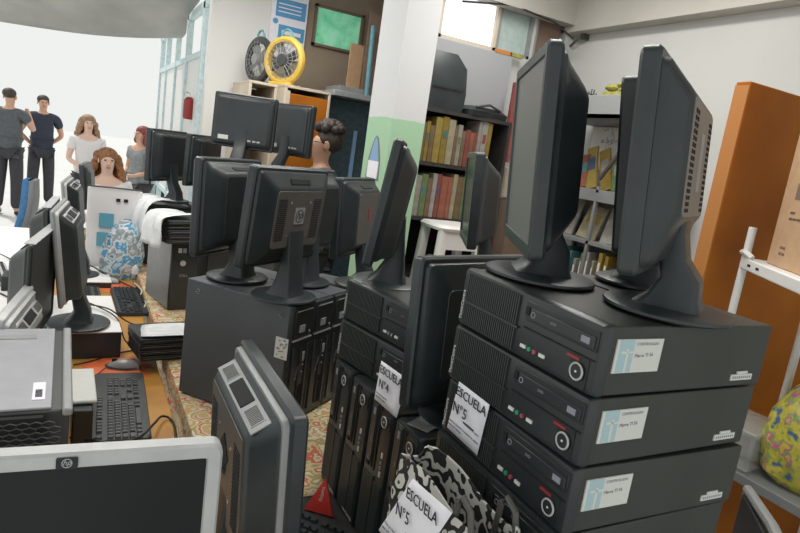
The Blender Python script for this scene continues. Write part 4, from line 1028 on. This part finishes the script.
# ------------------------------------------------------------------ people
def skinmesh(name, joints, edges, m, parent, sub=2, root=0):
    """joints: name->(x,y,z,r)"""
    keys = list(joints); idx = {k: i for i, k in enumerate(keys)}
    me = bpy.data.meshes.new(name); me.from_pydata([joints[k][:3] for k in keys], [(idx[a], idx[b]) for a, b in edges], [])
    o = bpy.data.objects.new(name, me); C.objects.link(o); me.materials.append(m)
    sk = o.modifiers.new('skin', 'SKIN'); sk.use_smooth_shade = True
    for k in keys:
        v = me.skin_vertices[0].data[idx[k]]; r = joints[k][3]
        v.radius = r if isinstance(r, tuple) else (r, r); v.use_root = (k == keys[root])
    s = o.modifiers.new('sub', 'SUBSURF'); s.levels = sub; s.render_levels = sub
    if parent: o.parent = parent
    return o
def person(label, loc, yaw, hgt=1.72, skin='skin', shirt='cl_grey', pants='cl_dark', hair='hairb', hairstyle='short', pose='stand', female=False, headturn=0, sleeves=.55, group=None, seated=False):
    T = thing('person', label, 'person', loc, yaw, group)
    k = hgt/1.72; sw = .165 if female else .19
    # faces -Y
    J = {}
    dz = -.40 if seated else 0
    def j(n, x, y, z, r): J[n] = (x*k, y*k, (z+dz)*k, tuple(q*k for q in r) if isinstance(r, tuple) else r*k)
    j('pelvis',0,0,.95,(.135,.095)); j('waist',0,0,1.08,(.115 if female else .13,.085)); j('chest',0,0,1.28,(.14 if female else .16,.10)); j('collar',0,.01,1.42,(.10,.07))
    j('neck',0,.0,1.49,.048)
    for s, sx in (('l',1),('r',-1)):
        j('sh'+s, sx*sw,.01,1.40,.058)
        if pose == 'behind': j('el'+s, sx*(sw+.10),.10,1.14,.040); j('wr'+s, sx*.12,.17,.98,.027); j('ha'+s, sx*.04,.18,.95,.030)
        elif pose == 'front': j('el'+s, sx*(sw+.06),.0,1.13,.038); j('wr'+s, sx*.10,-.18,1.05,.025); j('ha'+s, sx*.03,-.22,1.06,.028)
        elif pose == 'phone' and s == 'r': j('el'+s, sx*(sw+.08),-.10,1.20,.040); j('wr'+s, sx*(sw-.02),-.20,1.42,.027); j('ha'+s, sx*(sw-.06),-.19,1.50,.030)
        else: j('el'+s, sx*(sw+.06),.03,1.12,.040); j('wr'+s, sx*(sw+.05),-.05,.88,.027); j('ha'+s, sx*(sw+.045),-.07,.80,.030)
        j('hip'+s, sx*.09,0,.88,.085)
        if seated: j('kn'+s, sx*.12,-.40,.90,.06); j('an'+s, sx*.12,-.42,.50,.045); j('to'+s, sx*.12,-.56,.44,.035)
        else: j('kn'+s, sx*.11,-.01,.50,.058); j('an'+s, sx*.12,.02,.09,.04); j('to'+s, sx*.14,-.13,.04,.036)
    E = [('pelvis','waist'),('waist','chest'),('chest','collar'),('collar','neck')]
    for s in 'lr': E += [('collar','sh'+s),('sh'+s,'el'+s),('el'+s,'wr'+s),('wr'+s,'ha'+s),('pelvis','hip'+s),('hip'+s,'kn'+s),('kn'+s,'an'+s),('an'+s,'to'+s)]
    # head as two more joints of the same body
    j('jaw',0,-.015,1.55,(.055,.062)); j('skull',0,0,1.635,(.072,.088)); j('crown',0,.01,1.685,(.05,.06))
    E += [('neck','jaw'),('jaw','skull'),('skull','crown')]
    skinmesh('body', J, E, M[skin], T)
    hz = (1.62+dz)*k
    HM = Matrix.Rotation(headturn, 4, 'Z')
    q = MB()
    q.loft([[(HM @ Vector(p)) for p in [(-.012*k,-.070*k,hz-.028*k),(.012*k,-.070*k,hz-.028*k),(.004*k,-.075*k,hz+.02*k),(-.004*k,-.075*k,hz+.02*k)]], [(HM @ Vector(p)) for p in [(-.008*k,-.108*k,hz-.025*k),(.008*k,-.108*k,hz-.025*k),(.003*k,-.088*k,hz+.02*k),(-.003*k,-.088*k,hz+.02*k)]]])
    q.build('nose', M[skin], T)
    for sx in (-1,1):
        MB().ball((sx*.030*k,-.083*k,hz+.012*k), .011*k, (1,.5,.6), 10, 6, mtx=HM).build('eye', M['hairb'], T)
        MB().ball((sx*.075*k,.005*k,hz-.0*k), .026*k, (.4,.8,1.2), 10, 8, mtx=HM).build('ear', M[skin], T)
    MB().ball((0,-.082*k,hz-.055*k), .018*k, (1.2,.35,.35), 10, 6, mtx=HM).build('mouth', mat('lip', (.42,.14,.12), .5), T)
    # clothing
    sh = {n: (J[n][0],J[n][1],J[n][2], tuple(a*1.12+.006 for a in J[n][3]) if isinstance(J[n][3], tuple) else J[n][3]*1.22+.006) for n in ('pelvis','waist','chest','collar','shl','shr')}
    sh['hem'] = (0, 0, J['pelvis'][2]-.10*k, (.160*k,.118*k)); sh['pelvis'] = (0, 0, J['pelvis'][2], (.158*k,.115*k))
    se = [('hem','pelvis'),('pelvis','waist'),('waist','chest'),('chest','collar'),('collar','shl'),('collar','shr')]
    for s in 'lr':
        a, b = Vector(J['sh'+s][:3]), Vector(J['el'+s][:3]); p = a.lerp(b, sleeves)
        sh['sl'+s] = (*p, .066*k); se.append(('sh'+s, 'sl'+s))
    skinmesh('shirt', sh, se, M[shirt], T)
    pn = {'pelvis': (J['pelvis'][0],J['pelvis'][1],J['pelvis'][2]-.02, (.142*k,.105*k))}
    pe = []
    for s in 'lr':
        for n, g in (('hip',1.12),('kn',1.35),('an',1.6)): pn[n+s] = (*J[n+s][:3], J[n+s][3]*g+.006)
        pe += [('pelvis','hip'+s),('hip'+s,'kn'+s),('kn'+s,'an'+s)]
    skinmesh('trousers', pn, pe, M[pants], T)
    for s in 'lr':
        a, t_ = Vector(J['an'+s][:3]), Vector(J['to'+s][:3])
        skinmesh('shoe', {'a': (a.x,a.y+.02*k,t_.z+.005,.046*k), 'b': (t_.x,t_.y,t_.z,.042*k)}, [('a','b')], M['black'], T, 1)
    # hair
    h = MB(); random.seed(int(abs(loc[0])*1000)+3)
    if hairstyle == 'short':
        h.ball((0,.030*k,hz+.050*k), .088*k, (.95,1.05,.80), 18, 12, mtx=HM); h.build('hair', M[hair], T)
    elif hairstyle == 'pompadour':
        h.ball((0,.040*k,hz+.035*k), .090*k, (.93,1.05,.9), 18, 12, mtx=HM)
        for i in range(70):
            a = random.uniform(0, 2*PI); b = random.uniform(.1, 1.2)
            h.ball((.075*k*math.cos(a)*math.sin(b), (.035+.095*math.sin(a)*math.sin(b)*1.0)*k, hz+(.075+.075*math.cos(b))*k), .030*k, (1,1,1), 8, 6, mtx=HM)
        h.build('hair', M[hair], T)
    else:
        long = {'long': .24, 'curly': .28, 'bob': .16}[hairstyle]; wide = {'long': .05, 'curly': .075, 'bob': .035}[hairstyle]
        h.ball((0,.032*k,hz+.045*k), .094*k, (1,1.05,.85), 18, 12, mtx=HM)
        n = 90 if hairstyle == 'curly' else 60
        for i in range(n):
            a = D(random.uniform(-25, 205)); v = random.uniform(0, 1)
            rr = (.07+wide*v)*k
            h.ball((rr*math.cos(a)*1.15, (.035+.0*v)*k+rr*math.sin(a)*.9, hz+(.04-long*v)*k), random.uniform(.028,.042)*k, (1,1,1.3), 8, 6, mtx=HM)
        h.build('hair', M[hair], T)
    return T, k, hz, HM
person('person in dark grey t-shirt and dark trousers seen from behind at the far left', (-.86,10.3,0), D(165), 1.76, shirt='cl_grey', pose='phone')
person('person in navy polo and dark trousers, hands behind back, facing the room', (-.50,11.2,0), D(12), 1.74, shirt='cl_navy', pose='behind')
person('person with light brown hair in white shirt standing behind the curly-haired one', (.10,8.6,0), D(10), 1.57, skin='skinp', shirt='cl_white', hair='hairl', hairstyle='long', pose='front', female=True)
T, k, hz, HM = person('person with long curly brown hair in white blouse behind the tote bag', (.245,6.3,0), D(5), 1.72, skin='skinp', shirt='cl_white', hair='hairc', hairstyle='curly', pose='front', female=True, seated=True)
T, k, hz, HM = person('person with reddish hair in grey uniform shirt beside the far monitors', (.68,8.3,0), D(-55), 1.53, shirt='cl_uni', hair='hairr', hairstyle='bob', pose='front', female=True)
person('person with dark hair mostly hidden behind the far monitors', (1.05,9.5,0), D(20), 1.68, shirt='cl_white', hair='hairb', hairstyle='short')
T, k, hz, HM = person('person with swept-up dark hair and glasses in grey top by the cabinets', (1.455,3.97,0), D(-98), 1.76, shirt='cl_grey', hair='hairb', hairstyle='pompadour')
g = MB()
for sx in (-1,1):
    g.torus((sx*.032*k,-.100*k,hz+.012*k), .022*k, .002, 'Y', 18, 6, mtx=HM); g.tube([(sx*.055*k,-.098*k,hz+.015*k),(sx*.082*k,.0,hz+.015*k)], .0022, 6, mtx=HM)
g.build('glasses', M['soot'], T)
T = thing('wooden_stool', 'plain stool under the curly-haired seated person', 'stool', (.245,6.36,0))
MB().cyl((0,0,.395), .17, .03).build('seat', M['wood'], T)
for k in range(4): MB().cyl((.12*math.cos(k*PI/2+.78),.12*math.sin(k*PI/2+.78),.19), .014, .38).build('leg', M['wood'], T)

# ------------------------------------------------------------------ light, camera
wd = bpy.data.worlds.new('sky'); bpy.context.scene.world = wd; wd.use_nodes = True
bg = wd.node_tree.nodes['Background']; bg.inputs['Color'].default_value = (.865,.885,.865,1); bg.inputs['Strength'].default_value = 1.0
def area(name, loc, size, power, rot=(0,0,0), col=(1,1,1)):
    l = bpy.data.lights.new(name, 'AREA'); l.shape = 'RECTANGLE'; l.size, l.size_y = size; l.energy = power; l.color = col
    o = bpy.data.objects.new(name, l); C.objects.link(o); o.location = loc; o.rotation_euler = rot; return o
area('ceiling_fill', (1.0,1.3,2.93), (.3,1.3), 20, col=(1,.98,.94))  # unseen fill lights added under the ceiling to brighten the room
area('ceiling_fill', (2.0,2.3,2.93), (.3,1.3), 22, col=(1,.98,.94))
area('ceiling_fill', (-.2,2.8,2.93), (.3,1.3), 22, col=(1,.98,.94))
area('ceiling_fill', (.9,4.0,2.93), (1.3,.3), 24, col=(1,.98,.94))  # extra unseen fill, added to lift the far wall
sun = bpy.data.lights.new('sun', 'SUN'); sun.energy = 2.3; sun.angle = D(3); sun.color = (1,.97,.92)
so = bpy.data.objects.new('sun', sun); C.objects.link(so); so.rotation_euler = Vector((.35,-.55,-1.0)).to_track_quat('-Z', 'Y').to_euler()

cam = bpy.data.cameras.new('camera'); co = bpy.data.objects.new('camera', cam); C.objects.link(co)
cam.sensor_width = 36; cam.sensor_fit = 'HORIZONTAL'; cam.lens = 611*36/800; cam.clip_start = .02
A, P, RO = D(28.7), D(10.4), D(8.45)
fw = Vector((math.sin(A)*math.cos(P), math.cos(A)*math.cos(P), -math.sin(P))); r0 = Vector((math.cos(A), -math.sin(A), 0)); u0 = r0.cross(fw)
Rv = math.cos(RO)*r0+math.sin(RO)*u0; Uv = math.cos(RO)*u0-math.sin(RO)*r0
co.matrix_world = Matrix.Translation((0,0,1.68)) @ Matrix((Rv, Uv, -fw)).transposed().to_4x4()
sc = bpy.context.scene; sc.camera = co
sc.view_settings.view_transform = 'Standard'; sc.view_settings.look = 'None'; sc.view_settings.gamma = 1; sc.view_settings.use_curve_mapping = False
sc.view_settings.exposure = 0.0
